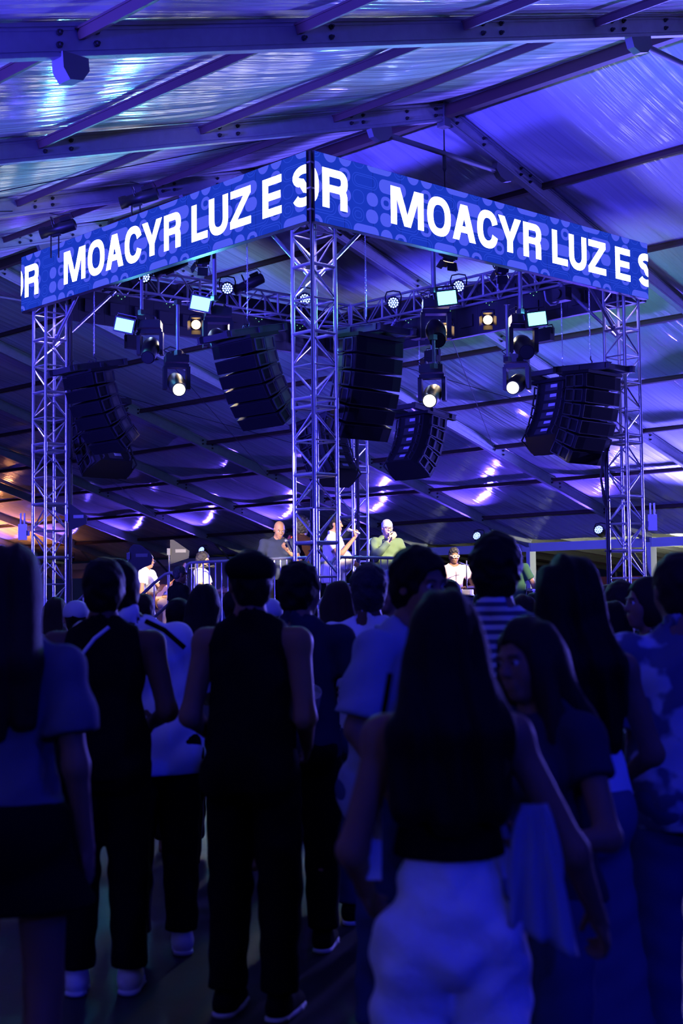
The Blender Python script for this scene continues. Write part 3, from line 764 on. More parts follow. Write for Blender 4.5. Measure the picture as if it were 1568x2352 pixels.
def ring(cx, cy, a, b, tx, ty, t0=0, t1=2 * PI, e=2.5, n=40):
    def se(t, a, b): c, s = math.cos(t), math.sin(t); return (cx + a * math.copysign(abs(c) ** (2 / e), c), cy + b * math.copysign(abs(s) ** (2 / e), s))
    ts = [t0 + (t1 - t0) * i / n for i in range(n + 1)]
    return [[se(ts[i], a, b), se(ts[i + 1], a, b), se(ts[i + 1], a - tx, b - ty), se(ts[i], a - tx, b - ty)] for i in range(n)]
def stroke(pts, w0, n=0):
    out = []; L = []
    for i in range(len(pts)):
        a = pts[max(0, i - 1)]; b = pts[min(len(pts) - 1, i + 1)]; dx, dy = b[0] - a[0], b[1] - a[1]; l = math.hypot(dx, dy) or 1
        w_ = w0[i] if isinstance(w0, (list, tuple)) else w0
        L.append(((pts[i][0] - dy / l * w_ / 2, pts[i][1] + dx / l * w_ / 2), (pts[i][0] + dy / l * w_ / 2, pts[i][1] - dx / l * w_ / 2)))
    for i in range(len(pts) - 1): out.append([L[i][0], L[i + 1][0], L[i + 1][1], L[i][1]])
    return out
def rect(x0, y0, x1, y1): return [(x0, y0), (x1, y0), (x1, y1), (x0, y1)]
def glyph(ch, w_):
    h = CH
    if ch == 'L': return [rect(0, 0, TS, h), rect(0, 0, w_, TH)]
    if ch == 'E': return [rect(0, 0, TS, h), rect(0, 0, w_, TH), rect(0, h - TH, w_, h), rect(0, .5 * h - .048, w_ - .02, .5 * h + .05)]
    if ch == 'Z': return [rect(.01, 0, w_, TH), rect(.02, h - TH, w_ - .005, h), [(.01, TH * .9), (.155, TH * .9), (w_ - .005, h - TH * .9), (w_ - .15, h - TH * .9)]]
    if ch == 'M': return [rect(0, 0, .112, h), rect(w_ - .112, 0, w_, h), [(0.05, h), (.176, h), (w_ / 2 + .06, 0), (w_ / 2 - .06, 0)], [(w_ - .176, h), (w_ - .05, h), (w_ / 2 + .06, 0), (w_ / 2 - .06, 0)]]
    if ch == 'A': return [[(0, 0), (.128, 0), (w_ / 2 + .065, h), (w_ / 2 - .07, h)], [(w_, 0), (w_ - .128, 0), (w_ / 2 - .065, h), (w_ / 2 + .07, h)], rect(.1, .115, w_ - .1, .205)]
    if ch == 'Y': return [[(0, h), (.138, h), (w_ / 2 + .058, .17), (w_ / 2 - .064, .17)], [(w_, h), (w_ - .138, h), (w_ / 2 - .058, .17), (w_ / 2 + .064, .17)], rect(w_ / 2 - .063, 0, w_ / 2 + .063, .21)]
    if ch == 'U':
        b = w_ / 2
        return [rect(0, .2, TS, h), rect(w_ - TS, .2, w_, h)] + ring(b, .2, b, .218, TS, .108, PI, 2 * PI, 2.25)
    if ch == 'O': return ring(w_ / 2, h / 2, w_ / 2, h / 2 + .018, TS, .108, e=2.35)
    if ch == 'C': return ring(w_ / 2, h / 2, w_ / 2, h / 2 + .018, TS, .108, .33, 2 * PI - .33, e=2.35)
    if ch == 'R':
        yb = h - .15; r_ = .15
        g = [rect(0, 0, TS, h), rect(TS * .9, h - TH, w_ - r_, h), rect(TS * .9, h - .30, w_ - r_, h - .30 + .094)]
        g += ring(w_ - r_, yb, r_, .15, TS * .96, .10, -PI / 2, PI / 2, 2.3)
        g += ring(w_ - .15 - .006, h - .30 - .09 + .02, .15, .165, .122, .09, 0, PI / 2, 2.6, 14)
        g += [rect(w_ - .128, 0, w_ - .006, h - .36)]
        return g
    if ch == 'S':
        rx, rt = w_ / 2 - .06, h / 4 - .02; pts = []; cx = w_ / 2; ct, cb = h * .75 - .002, h * .25 + .0
        ry = h / 4 - .043
        for i in range(0, 15): a = math.radians(12 + i * (258 - 12) / 14); pts.append((cx + rx * math.cos(a), ct + (ry + .0) * math.sin(a)))
        for i in range(0, 15): a = math.radians(78 - i * (78 + 168) / 14); pts.append((cx + rx * math.cos(a), cb + (ry + .0) * math.sin(a)))
        return stroke(pts, .112)
    return []
TEXT = [('O', -.396, .067), ('R', .126, .559), ('M', 1.33, 1.95), ('O', 2.02, 2.483), ('A', 2.52, 2.988), ('C', 3.025, 3.465), ('Y', 3.474, 3.969), ('R', 4.018, 4.423), ('L', 4.675, 5.037), ('U', 5.074, 5.496), ('Z', 5.53, 5.981), ('E', 6.222, 6.606), ('S', 6.82, 7.25)]
def flat(polys, name, dep):
    vs = []; fs = []
    for q in polys:
        if len(q) < 3: continue
        n = len(vs); vs += [(u, -dep, v) for u, v in q]; idx = list(range(n, n + len(q)))
        area = sum(q[i][0] * q[(i + 1) % len(q)][1] - q[(i + 1) % len(q)][0] * q[i][1] for i in range(len(q)))
        fs.append(tuple(idx if area > 0 else reversed(idx)))
    return mesh_from(vs, fs, name)
LETTERS = []
for ch, u0, u1 in TEXT:
    pl = [clip([(x + u0, y + V0) for x, y in q], .0, LB) for q in glyph(ch, u1 - u0)]
    me = flat([q for q in pl if q], 'letter', .006); me.materials.append(M_ledw); LETTERS.append(me)
def rrect(u0, v0, u1, v1, r, n=5):
    r = min(r, (u1 - u0) / 2, (v1 - v0) / 2); pts = []
    for cx, cy, a0 in ((u1 - r, v1 - r, 0), (u0 + r, v1 - r, PI / 2), (u0 + r, v0 + r, PI), (u1 - r, v0 + r, 1.5 * PI)):
        for i in range(n + 1): a = a0 + PI / 2 * i / n; pts.append((cx + r * math.cos(a), cy + r * math.sin(a)))
    return pts
def clipv(poly, v0, v1): return [(b, a) for a, b in clip([(v, u) for u, v in poly], v0, v1)]
PERIOD = 1.495
FILL = [(.90, .82, 1.36, 1.1, .1), (1.645, .80, 1.865, 1.1, .11), (1.905, .80, 2.125, 1.1, .11), (1.12, .585, 1.62, .77, .09), (.895, .37, 1.10, .55, .1), (.88, .145, 1.10, .325, .1), (1.135, .145, 1.355, .325, .1), (.66, -.1, 1.11, .105, .09), (1.145, -.1, 1.36, .105, .1), (1.745, .35, 2.115, .52, .09), (1.37, .37, 1.62, .55, .09)]
RINGP = [(1.15, .37, 1.345, .545, .085), (1.90, .60, 2.105, .78, .09), (1.885, .14, 2.10, .32, .1), (1.405, -.1, 1.625, .09, .1)]
LINEP = [(.64, .585, 1.10, .77, .09), (.68, .61, 1.06, .745, .07), (.645, .36, .855, .545, .09), (.64, .125, .85, .315, .09), (.68, .17, .81, .27, .06), (1.40, .125, 1.86, .34, .1), (1.44, .16, 1.82, .30, .07), (1.66, -.1, 2.12, .115, .09), (1.70, -.1, 2.08, .085, .07), (.66, .83, .86, 1.0, .09), (1.40, .82, 1.60, 1.0, .09), (1.43, .86, 1.57, 1.0, .06)]
def rim(u0, v0, u1, v1, r, t):
    a = rrect(u0, v0, u1, v1, r); b = rrect(u0 + t, v0 + t, u1 - t, v1 - t, max(.01, r - t)); n = len(a)
    return [[a[i], a[(i + 1) % n], b[(i + 1) % n], b[i]] for i in range(n)]
PATS = []
for base in range(-2, 5):
    for lst, kind in ((FILL, 0), (RINGP, 1), (LINEP, 2)):
        for (u0, v0, u1, v1, r) in lst:
            du = base * PERIOD
            if u1 + du < 0 or u0 + du > LB: continue
            polys = [rrect(u0 + du, v0, u1 + du, v1, r)] if kind == 0 else rim(u0 + du, v0, u1 + du, v1, r, .05 if kind == 1 else .009)
            polys = [clip(q, 0.004, LB - .004) for q in polys]; polys = [clipv(q, .004, HB - .004) for q in polys if len(q) > 2]
            polys = [q for q in polys if len(q) > 2]
            if polys:
                me = flat(polys, 'screen_shape', .0035 if kind < 2 else .0025); me.materials.append((M_led2, M_led2, M_led3)[kind]); PATS.append(me)
NM = 14
SCR = MB(); PW = LB / NM
SCRM = flat([rect(.002, .002, PW - .002, HB - .002)], 'screen', .001); SCRM.materials.append(M_led)
CABM = MB().box((PW / 2, .05, HB / 2), (PW - .003, .098, HB)).box((PW / 2, .115, HB * .3), (PW * .6, .04, .22)).box((PW / 2, .115, HB * .72), (PW * .6, .04, .22)).mesh('cabinet'); CABM.materials.append(M_blk)
LEDG = MB().box((0, 0, 0), (.012, .006, .012)).mesh('status_light'); LEDG.materials.append(emit_mat('status_green', (.25, .9, .45), 1.5))
def banner(loc, rz, label):
    b = empty('led_banner', loc, rz, label, 'LED screen', 'four LED banners around the top of the rig')
    for i in range(NM):
        c = put('cabinet', CABM, None, b, Matrix.Translation((i * PW, 0, 0))); put('screen', SCRM, None, b, Matrix.Translation((i * PW, 0, 0)))
        if i % 2 == 0:
            for q in range(3): put('status_light', LEDG, None, b, Matrix.Translation((i * PW + .12 + .07 * q, .14, .52 - .05 * (q % 2))))
    for me in LETTERS: put('letter', me, None, b)
    for me in PATS: put('screen_shape', me, None, b)
    return b
banner((XC, YC + GB + LB, ZB), -PI / 2, 'lit blue banner on the left face of the stage rig with white lettering')
banner((XC + GB, YC, ZB), 0, 'lit blue banner on the right face of the stage rig with white lettering')
XB, YB = XC + GB + LB + .16, YC + GB + LB + .10
banner((XB, YC + GB + .08, ZB), PI / 2, 'banner on the far right side of the rig, only its black back in view')
banner((XB - .16, YB, ZB), PI, 'banner on the far left side of the rig, only its black back in view')
# corner post between the two near banners
cp = empty('corner_post', (XC + .03, YC + .03, ZB), 0, 'black vertical post and cable in the gap between the two lit banners', 'post')
MB().box((.04, .04, .45), (.07, .07, .9)).build('post', M_blk2, cp); bar('cable', (-.01, -.01, -3.6), (.0, .0, .86), .014, M_rub, cp, 6)
for z in (.15, .42, .75): MB().box((.02, .02, z), (.09, .09, .02)).build('bracket', M_steel, cp)

# ------------------------------------------------------------------ loudspeakers, chains, lamps
M_cab = mat('speaker_black', (.006, .006, .008), .5, spec=.2, bump=('noise', 200, .2, .001)); M_grl = mat('speaker_grille', (.003, .003, .004), .8, spec=.08, bump=('noise', 400, .4, .002))
M_hw = mat('rigging_steel', (.05, .05, .06), .4, .6); M_paper = mat('label_print', (.35, .35, .4), .6)
def cab_meshes(w, h, d):
    b = MB().prism([(-w / 2, d * .5), (w / 2, d * .5), (w / 2, d * .12), (w * .36, -d * .5), (-w * .36, -d * .5), (-w / 2, d * .12)], h - .012).mesh('body'); b.materials.append(M_cab)
    g = MB().prism([(-w / 2 + .012, 0), (w / 2 - .012, 0), (w * .3, .02), (-w * .3, .02)], h - .03, None, (0, d * .5, 0)).mesh('grille'); g.materials.append(M_grl)
    fr = MB()
    for dy in (.13, .30):
        for z in (-1, 1): fr.box((0, d * .5 - dy, z * (h / 2 - .02)), (.022, .15, .018))
        for q in (-.075, .075): fr.box((0, d * .5 - dy + q, 0), (.022, .018, h - .04))
    fr = fr.mesh('side_frame'); fr.materials.append(M_hw)
    hd = MB().box((0, 0, 0), (.006, .11, .11)).mesh('port'); hd.materials.append(M_rub)
    bk = MB().box((0, -d * .5 - .006, 0), (w * .3, .012, h * .6)).mesh('rear_panel'); bk.materials.append(M_hw)
    lb = MB().box((.05, -d * .5 - .014, .02), (.13, .004, .05)).mesh('rear_label'); lb.materials.append(M_paper)
    hn = MB().path([(0, 0, -.07), (0, -.045, -.06), (0, -.045, .06), (0, 0, .07)], .011, 6).mesh('handle'); hn.materials.append(M_hw)
    return b, g, fr, hd, bk, lb, hn
CABS = {}
def line_array(top, face, n, label, w=.86, h=.222, d=.46, a0=4, da=5.5, beam=1.05, sag=0):
    """top: where the chain hook holds the flying beam; face: world angle the fronts point to"""
    r = empty('line_array', top, face - PI / 2, label, 'loudspeaker', 'line arrays hung at the corners of the rig')
    key = (w, h, d)
    if key not in CABS: CABS[key] = cab_meshes(w, h, d)
    B, G, FR, HD, BK, LB_, HN = CABS[key]
    Rb = Matrix.Rotation(math.radians(-a0), 4, 'X')
    bm = MB()
    for x in (-.3, .3): bm.box((x, .05, -.08), (.05, beam, .09)).box((x, .05, -.035), (.09, beam, .012)).box((x, .05, -.125), (.09, beam, .012))
    for y in (-beam * .42, 0, beam * .46): bm.box((0, y, -.08), (.7, .06, .08))
    put('flying_beam', bm.mesh('flying_beam'), M_hw, r, Rb)
    bx = MB().box((0, .02, -.15), (w * .98, .5, .05)); put('bumper', bx.mesh('bumper'), M_cab, r, Rb)
    MB().path([(0, 0, .02), (.03, 0, -.02), (0, 0, -.06), (-.03, 0, -.02)], .012, 6, True).build('shackle', M_hw, r)
    p = Vector((0, 0, -.18))
    for i in range(n):
        a = math.radians(a0 + da * i + .35 * da * (i / n) ** 2 * i * .5); R = Matrix.Rotation(-a, 4, 'X'); upv = R.to_3x3() @ Vector((0, 0, 1))
        # hinge on the front edge
        fr = R.to_3x3() @ Vector((0, 1, 0)); 
        c = p - upv * (h / 2)
        Mx = Matrix.Translation(c) @ R
        cb = put('cabinet', B, None, r, Mx); put('grille', G, None, cb); put('rear_panel', BK, None, cb); put('rear_label', LB_, None, cb)
        for s in (-1, 1):
            put('side_frame', FR, None, cb, Matrix.Translation((s * (w / 2 + .008), 0, 0))); put('port', HD, None, cb, Matrix.Translation((s * (w * .435), -d * .16, 0)) @ Matrix.Rotation(s * math.radians(-20.6), 4, 'Z'))
            put('handle', HN, None, cb, Matrix.Translation((s * w * .30, -d * .5, 0)))
        p = p - upv * (h + .004) 
    return r
def hang(px, py, d): return at(px, py, d)
FX, FY = PI, -PI / 2          # facing -x (left of the picture) and -y (right of the picture)
line_array(hang(205, 832, 21.6), FX, 6, 'black line array by the left tower, its grilles facing left', h=.20, a0=12, da=5.5)
line_array(hang(225, 925, 23.2), PI / 2, 5, 'black line array by the left tower behind the other, facing away', h=.21, a0=10)
line_array(hang(560, 752, 18.7), FX, 6, 'large black line array left of the nearest tower, curving down to the right', h=.19, a0=13, da=4.8)
line_array(hang(845, 752, 18.3), FY, 6, 'large black line array right of the nearest tower, grilles facing right', h=.208, a0=3, da=4.2)
line_array(hang(965, 938, 24.3), 0, 5, 'small black line array low behind the nearest tower, seen from its back and side', h=.205, a0=8, da=7)
line_array(hang(1358, 838, 21.3), FY, 6, 'black line array beside the right tower, grilles facing right', h=.215, a0=3, da=5)
line_array(hang(1288, 860, 22.6), 0, 6, 'black line array left of the right tower showing its cabled back', h=.18, a0=8, da=5)
line_array(hang(744, 958, 24.3), PI / 2, 5, 'black line array half hidden behind the nearest tower, facing away', h=.20, a0=8, da=6)
# ---- chains
LINK = MB().path([(.009 * math.cos(t) * 1.0, 0, .022 * math.sin(t)) for t in np.linspace(0, 2 * PI, 9)[:-1]], .0035, 5, True)
def chain(px, d, y0, y1, label, hoist=True):
    a, b = at(px, y0, d), at(px, y1, d); b = Vector((a.x, a.y, b.z)); L = a.z - b.z
    c = empty('hoist_chain', b, 0, label, 'chain', 'hoist chains holding the loudspeakers')
    mb = MB(); n = int(L / .034); z = 0
    for i in range(n):
        R = Matrix.Rotation(PI / 2 * (i % 2), 3, 'Z'); mb.raw([R @ Vector(v) + Vector((0, 0, .1 + i * .034)) for v in LINK.v], LINK.f)
    mb.build('chain', M_tr, c, kind='stuff')
    MB().path([(0, 0, .11), (0, 0, .06), (.035, 0, .03), (.03, 0, -.02), (0, 0, -.035), (-.03, 0, -.01)], .011, 6).build('hook', M_hw, c)
    if hoist: MB().box((0, 0, L + .2), (.16, .3, .22)).tube((-.13, 0, L + .2), (.13, 0, L + .2), .08, 12).build('hoist', M_blk, c)
    return c
chain(216, 21.6, 672, 830, 'hoist chain above the left line array')
chain(567, 18.7, 540, 748, 'hoist chain above the large line array left of the nearest tower')
chain(838, 18.3, 525, 750, 'hoist chain above the large line array right of the nearest tower')
chain(1289, 22.6, 705, 856, 'hoist chain left of the right tower, holding the back-turned line array')
chain(1352, 21.3, 660, 836, 'hoist chain nearest the right tower')
chain(962, 24.3, 790, 936, 'hoist chain above the small line array behind the large one')
# loose chain loop beside the right hoist
MB().path([at(1250, 668, 22.6), at(1254, 690, 22.6), at(1264, 700, 22.6), at(1276, 698, 22.6), at(1284, 690, 22.6)], .02, 6).build('chain_bag', M_steel)
tag(bpy.data.objects['chain_bag'], 'slack loop of chain hanging under the header left of the right tower', 'chain')

# ---- lamps
M_lamp = mat('lamp_black', (.010, .010, .012), .4, spec=.35); M_warm = emit_mat('lamp_warm', (1., .60, .25), 6.); M_white = emit_mat('lamp_white', (1., .97, .9), 10.)
M_cyan = emit_mat('blinder_cyan', (.2, .8, 1.), 3.2); M_blueled = emit_mat('led_dot', (.22, .32, 1.), 5.)
M_cyanled = emit_mat('led_dot_cyan', (.3, .75, 1.), 16.)
def lamp_root(name, loc, target, label, cat, group):
    o = empty(name, loc, 0, label, cat, group); o.matrix_world = aim(loc, target, 'Y'); return o
def with_light(o, l): l.parent = o; l.matrix_parent_inverse = Matrix.Identity(4); return l
def lamp_light(o, col, power, size, dist=.1, blend=.7, rad=.06):
    l = bpy.data.lights.new('lamp_light', 'SPOT'); l.color = col; l.energy = power; l.spot_size = math.radians(size); l.spot_blend = blend; l.shadow_soft_size = rad
    s = bpy.data.objects.new('beam', l); COL.objects.link(s); s.parent = o; s.matrix_basis = Matrix.Translation((0, 0, -dist)); return s
PB = MB().lathe([(.03, .16), (.075, .15), (.095, .10), (.105, -.02), (.112, -.06), (.112, -.10), (.10, -.10), (.10, -.075), (.001, -.075)], 18, cap=False).mesh('housing'); PB.materials.append(M_lamp); autosmooth(PB)
PL = MB().tube((0, 0, -.078), (0, 0, -.083), .098, 16).mesh('face_plate'); PL.materials.append(M_lamp)
DOT = MB().tube((0, 0, -.083), (0, 0, -.088), .0155, 8).mesh('diode')
YO = MB().path([(-.125, 0, 0), (-.135, .1, .0), (-.11, .17, 0), (0, .19, 0), (.11, .17, 0), (.135, .1, 0), (.125, 0, 0)], .012, 6).mesh('yoke'); YO.materials.append(M_lamp)
def par(loc, target, label, col, power, dm, group, size=70, scale=1.):
    o = lamp_root('par_lamp', loc, target, label, 'stage light', group); o.scale = (scale,) * 3
    put('housing', PB, None, o); put('face_plate', PL, None, o); put('yoke', YO, None, o)
    if dm:
        for k, (r, n) in enumerate(((0, 1), (.038, 6), (.074, 12))):
            for i in range(n):
                q = put('diode', DOT, None, o, Matrix.Translation((r * math.cos(2 * PI * i / n), r * math.sin(2 * PI * i / n), 0)))
                q.material_slots[0].link if q.material_slots else None
        if not DOT.materials: DOT.materials.append(dm)
    if power: lamp_light(o, col, power, size, .12, .8, .06 if power < 5000 else .3)
    return o
def moving_head(loc, target, label, lit, power=0, col=(1, .95, .85), group='moving head spotlights', size=16, s=1.):
    o = empty('moving_head', loc, 0, label, 'stage light', group); o.scale = (s, s, s)
    yaw = math.atan2(target[1] - loc[1], target[0] - loc[0]); o.rotation_euler = (0, 0, yaw - PI / 2)
    MB().box((0, 0, 0), (.34, .30, .11)).box((0, 0, .06), (.26, .22, .03)).build('base', M_lamp, o)
    MB().box((-.17, 0, -.28), (.055, .16, .34)).box((.17, 0, -.28), (.055, .16, .34)).box((0, 0, -.10), (.36, .16, .06)).build('yoke', M_lamp, o)
    hd = empty('head', (0, 0, -.36), 0, parent=o); d = Vector((0, math.hypot(target[0] - loc[0], target[1] - loc[1]), target[2] - (loc[2] - .36 * s))); hd.rotation_euler = d.to_track_quat('-Z', 'Y').to_euler()
    me = MB().lathe([(.05, .24), (.11, .22), (.13, .12), (.135, -.02), (.12, -.16), (.105, -.30), (.105, -.33), (.092, -.33)], 18).mesh('head_shell'); autosmooth(me); put('head_shell', me, M_lamp, hd)
    MB().tube((0, 0, -.332), (0, 0, -.340), .088, 18).build('front_lens', M_white if lit else M_blk2, hd)
    for sx in (-.08, .08): MB().box((sx, 0, .09), (.02, .10, .07)).build('clamp', M_hw, o)
    cabl = MB().path([(.12, .08, .05), (.2, .1, .12), (.1, .05, .18), (-.06, .02, .14), (-.16, -.06, .06)], .009, 5).build('cable', M_rub, o)
    if lit and power: lamp_light(hd, col, power, size, .36)
    return o
def blinder(loc, target, label, s=1., power=0, roll=0.):
    o = lamp_root('strobe_panel', loc, target, label, 'stage light', 'cyan strobe panels'); o.matrix_world = o.matrix_world @ Matrix.Rotation(roll, 4, 'Z'); o.scale = (s, s, s)
    MB().box((0, 0, .06), (.30, .22, .11)).build('housing', M_lamp, o)
    MB().box((0, 0, -.002), (.255, .175, .012)).build('lit_face', M_cyan, o)
    MB().path([(-.16, 0, .05), (-.165, .10, .06), (-.14, .155, .06), (.14, .155, .06), (.165, .10, .06), (.16, 0, .05)], .012, 6).build('yoke', M_lamp, o)
    if power:
        l = bpy.data.lights.new('panel_light', 'AREA'); l.shape = 'RECTANGLE'; l.size = .25; l.size_y = .17; l.color = (.12, .62, 1.); l.energy = power
        q = bpy.data.objects.new('panel_light', l); COL.objects.link(q); q.parent = o; q.matrix_basis = Matrix.Translation((0, 0, -.02))
    return o
def fresnel(loc, target, label, lit=True, power=0, s=1.):
    o = lamp_root('fresnel_lamp', loc, target, label, 'stage light', 'small warm fresnel lamps'); o.scale = (s, s, s)
    MB().box((0, 0, .08), (.17, .17, .2)).lathe([(.085, -.02), (.095, -.04), (.095, -.06), (.08, -.06)], 14).build('housing', M_lamp, o)
    MB().tube((0, 0, -.060), (0, 0, -.068), .076, 14).build('lens', M_warm if lit else M_blk2, o)
    for ax, sg in ((0, 1), (0, -1), (1, 1), (1, -1)):
        R = Matrix.Rotation(sg * math.radians(25), 3, 'Y' if ax == 0 else 'X')
        c = Vector((sg * .115, 0, -.12)) if ax == 0 else Vector((0, sg * .115, -.12)); R = R if ax == 0 else Matrix.Rotation(-sg * math.radians(25), 3, 'X')
        R = Matrix.Rotation(-sg * math.radians(25), 3, 'Y') if ax == 0 else Matrix.Rotation(sg * math.radians(25), 3, 'X')
        MB().box(c, (.006, .15, .12) if ax == 0 else (.15, .006, .12), R).build('barn_door', M_lamp, o)
    put('yoke', YO, None, o, Matrix.Scale(.85, 4))
    if power: lamp_light(o, (1, .74, .46), power, 50 if power < 100 else 24, .15, .5)
    return o
def profile(loc, target, label):
    o = lamp_root('profile_spot', loc, target, label, 'stage light', 'profile spots on top of the banner')
    me = MB().lathe([(.05, .34), (.09, .32), (.10, .10), (.085, .06), (.075, -.12), (.09, -.14), (.095, -.24), (.085, -.24), (.085, -.21), (.001, -.21)], 14, cap=False).mesh('housing'); autosmooth(me); put('housing', me, M_lamp, o)
    MB().box((0, .10, .2), (.16, .06, .16)).build('lamp_box', M_lamp, o); MB().box((0, -.09, .0), (.05, .04, .14)).build('gel_box', M_lamp, o)
    put('yoke', YO, None, o); MB().path([(0, .1, .33), (.05, .2, .3), (.1, .24, .1), (.02, .28, -.02)], .008, 5).build('cable', M_rub, o)
    return o
def drop_pipe(px, y0, y1, d, label, r=.024):
    a, b = at(px, y0, d), at(px, y1, d); b = Vector((a.x, a.y, b.z)); o = empty('drop_pipe', b, 0, label, 'pipe', 'vertical pipes hung from the headers')
    bar('pipe', (0, 0, 0), a - b, r, M_steel, o, 10)
    for z in (.02, (a.z - b.z) - .03): MB().box((0, 0, z), (.08, .08, .07)).build('clamp', M_hw, o)
    return o
stage_c = Vector((XC + 3.8, YC + 3.8, 1.8))
camp = Vector((0, 0, 1.6))
DL = lambda px: 17.6 + abs(px - 715) * (3.9 / 620 if px < 715 else 3.1 / 740)   # depth of the near headers along the picture
# strobe panels (their lit faces look towards the crowd, camera side)
def near(px, py, extra=0.): return at(px, py, DL(px) + .35 + extra)
for px, py, lb in ((285, 747, 'lit cyan strobe panel lowest on the left, beside a brown drop pipe'), (460, 697, 'lit cyan strobe panel above the warm fresnel on the left half of the rig'), (1026, 684, 'lit cyan strobe panel on the thick pipe right of the nearest tower'), (1233, 732, 'lit cyan strobe panel farthest right under the right banner')):
    p = near(px, py); sgn = -1 if px < 700 else 1
    tgt = p + (camp - p).normalized() * 6 + Vector((0, 0, .6)) + (Vector((CR[0], CR[1], 0)) * sgn * 1.6)
    blinder(p, tgt, lb, 1.05, 60, .24 if px < 700 else -.14)
drop_pipe(325, 610, 722, DL(325) + .5, 'brown drop pipe carrying the lowest left strobe panel')
drop_pipe(408, 690, 815, DL(408) + .7, 'dark drop pipe above the lit moving head on the left')
drop_pipe(492, 560, 690, DL(492) + .5, 'dark drop pipe carrying the upper left strobe panel', .03)
drop_pipe(994, 560, 672, DL(994) + .5, 'thick dark drop pipe right of the nearest tower', .035)
drop_pipe(995, 770, 845, DL(994) + .55, 'brown lower pipe above the lit moving head right of the nearest tower')
drop_pipe(1193, 605, 720, DL(1193) + .5, 'thick dark drop pipe under the right banner', .032)
drop_pipe(1163, 690, 830, DL(1163) + .6, 'thin dark pipe left of the rightmost moving heads')
# moving heads
def mh(px, py, tx, ty, label, lit, power=0, ex=.6, s=1.):
    p = near(px, py, ex); t = at(tx, ty, DL(px) + ex - 2.2 + .35)
    return moving_head(p, (t.x, t.y, t.z), label, lit, power, s=s)
mh(405, 826, 452, 990, 'lit moving head with a white beam on the left half of the rig', True, 250)
mh(345, 748, 300, 960, 'unlit moving head under the lowest left strobe panel, tilted to the right', False)
mh(992, 850, 940, 1010, 'lit moving head right of the nearest tower, white lens pointing down left', True, 250)
mh(1186, 826, 1110, 955, 'lit moving head below the rightmost strobe panel', True, 250)
mh(1200, 735, 1260, 890, 'unlit moving head just left of the rightmost strobe panel', False, s=1.1)
mh(1000, 700, 1030, 900, 'unlit moving head under the thick pipe right of the nearest tower', False, s=1.1)
mh(500, 720, 540, 900, 'unlit moving head in the dark beside the upper left strobe panel', False, s=1.1)
# warm fresnels
for px, py, ex, tgt, pw, lb in ((450, 744, 3.2, None, 60, 'small lit warm lamp under the upper left strobe panel'), (1120, 733, 3.0, None, 60, 'small lit warm lamp between the two right strobe panels'), (1022, 757, 2.4, None, 60, 'small warm lamp peeping out below the unlit moving head'),
    (465, 598, .7, (345, 1320, 23.2), 1500, 'small warm lamp tucked under the left banner beside a pipe'), (1032, 590, .7, (890, 1250, 21), 1500, 'small warm lamp tucked under the right banner beside the thick pipe'), (1152, 617, .7, (1043, 1310, 23.4), 1500, 'small warm lamp tucked under the middle of the right banner')):
    p = at(px, py, DL(px) + ex)
    tg = p + (camp - p).normalized() * 3 + Vector((0, 0, -.6)) if tgt is None else at(*tgt)
    fresnel(p, tg, lb, True, pw, 1.0)
# LED pars on the far headers
for px, py, d, lb in ((331, 634, 23.4, 'small lit LED par tucked under the left banner beside a pipe'), (522, 661, 24.2, 'lit LED par right of the upper left strobe panel'), (700, 686, 24.6, 'lit LED par half hidden by the nearest tower'), (903, 694, 24.6, 'lit LED par on the far truss right of the nearest tower'), (1053, 656, 24.0, 'lit LED par with looping cables above the right strobe panel')):
    p = at(px, py, d); par(p, p + (camp - p).normalized() * 3 + Vector((0, 0, -.4)), lb, (.4, .55, 1), 60, M_blueled, 'LED pars on the far headers', 60, 1.05)
for px, py, d, lb in ((385, 615, 22, 'dark unlit spotlight tucked under the left banner'), (565, 655, 24.3, 'dark unlit spotlight on the far truss beside a chain')):
    p = at(px, py, d); profile(p, p + Vector((CR[0], CR[1], CR[2])) * -2 + Vector((0, 0, -.9)), lb)
for px, py, d, lb in ((312, 457, 19.9, 'black profile spot on top of the left banner, nearer the corner'), (126, 527, 21.3, 'black profile spot on top of the left banner, nearer its left end')):
    p = at(px, py, d + .3); profile(p, p + Vector((CR[0], CR[1], CR[2])) * -2 + Vector((0, 0, -.55)), lb)
    a = empty('lamp_stand', p + Vector((0, 0, -.45)), 0, lb.replace('black profile spot', 'short pipe holding the profile spot'), 'pipe', 'pipes holding the profile spots')
    for q in (-.06, .06): bar('pipe', Vector((CR[0], CR[1], 0)) * q, Vector((CR[0], CR[1], 0)) * q + Vector((0, 0, .42)), .012, M_lamp, a)
# unseen front spots on a roof frame, added to brighten the performers
for x, tx, ty, td, pw, sz, lb in ((-16.0, 640, 1243, 19.6, 40000, 4.0, 'added unseen front spotlight aimed at the bald singer'), (-3.2, 768, 1243, 18.9, 24000, 4.2, 'added unseen front spotlight aimed at the man in the cream shirt'), (-2.0, 893, 1240, 21.0, 27000, 3.8, 'added unseen front spotlight aimed at the grey haired singer'), (-10.5, 352, 1330, 23.2, 55000, 3.0, 'added unseen front spotlight aimed at the guitarist'), (-9.6, 466, 1315, 22.6, 50000, 2.8, 'added unseen front spotlight aimed at the curly haired man'), (-.9, 1043, 1300, 23.4, 50000, 3.0, 'added unseen front spotlight aimed at the percussionist'), (.9, 1190, 1330, 22.4, 16000, 2.2, 'added unseen front spotlight aimed at the man in green')):
    p = tw(x * KS, .0, -.95); t = at(tx, ty, td); o = par(p, t, lb, (1, .82, .62), 0, None, 'added front spotlights for the performers', 10, 1.2)
    MB().tube((0, 0, -.085), (0, 0, -.09), .09, 14).build('lens', M_white, o); lamp_light(o, (1, .82, .62), pw, sz, .2, .35, .05)
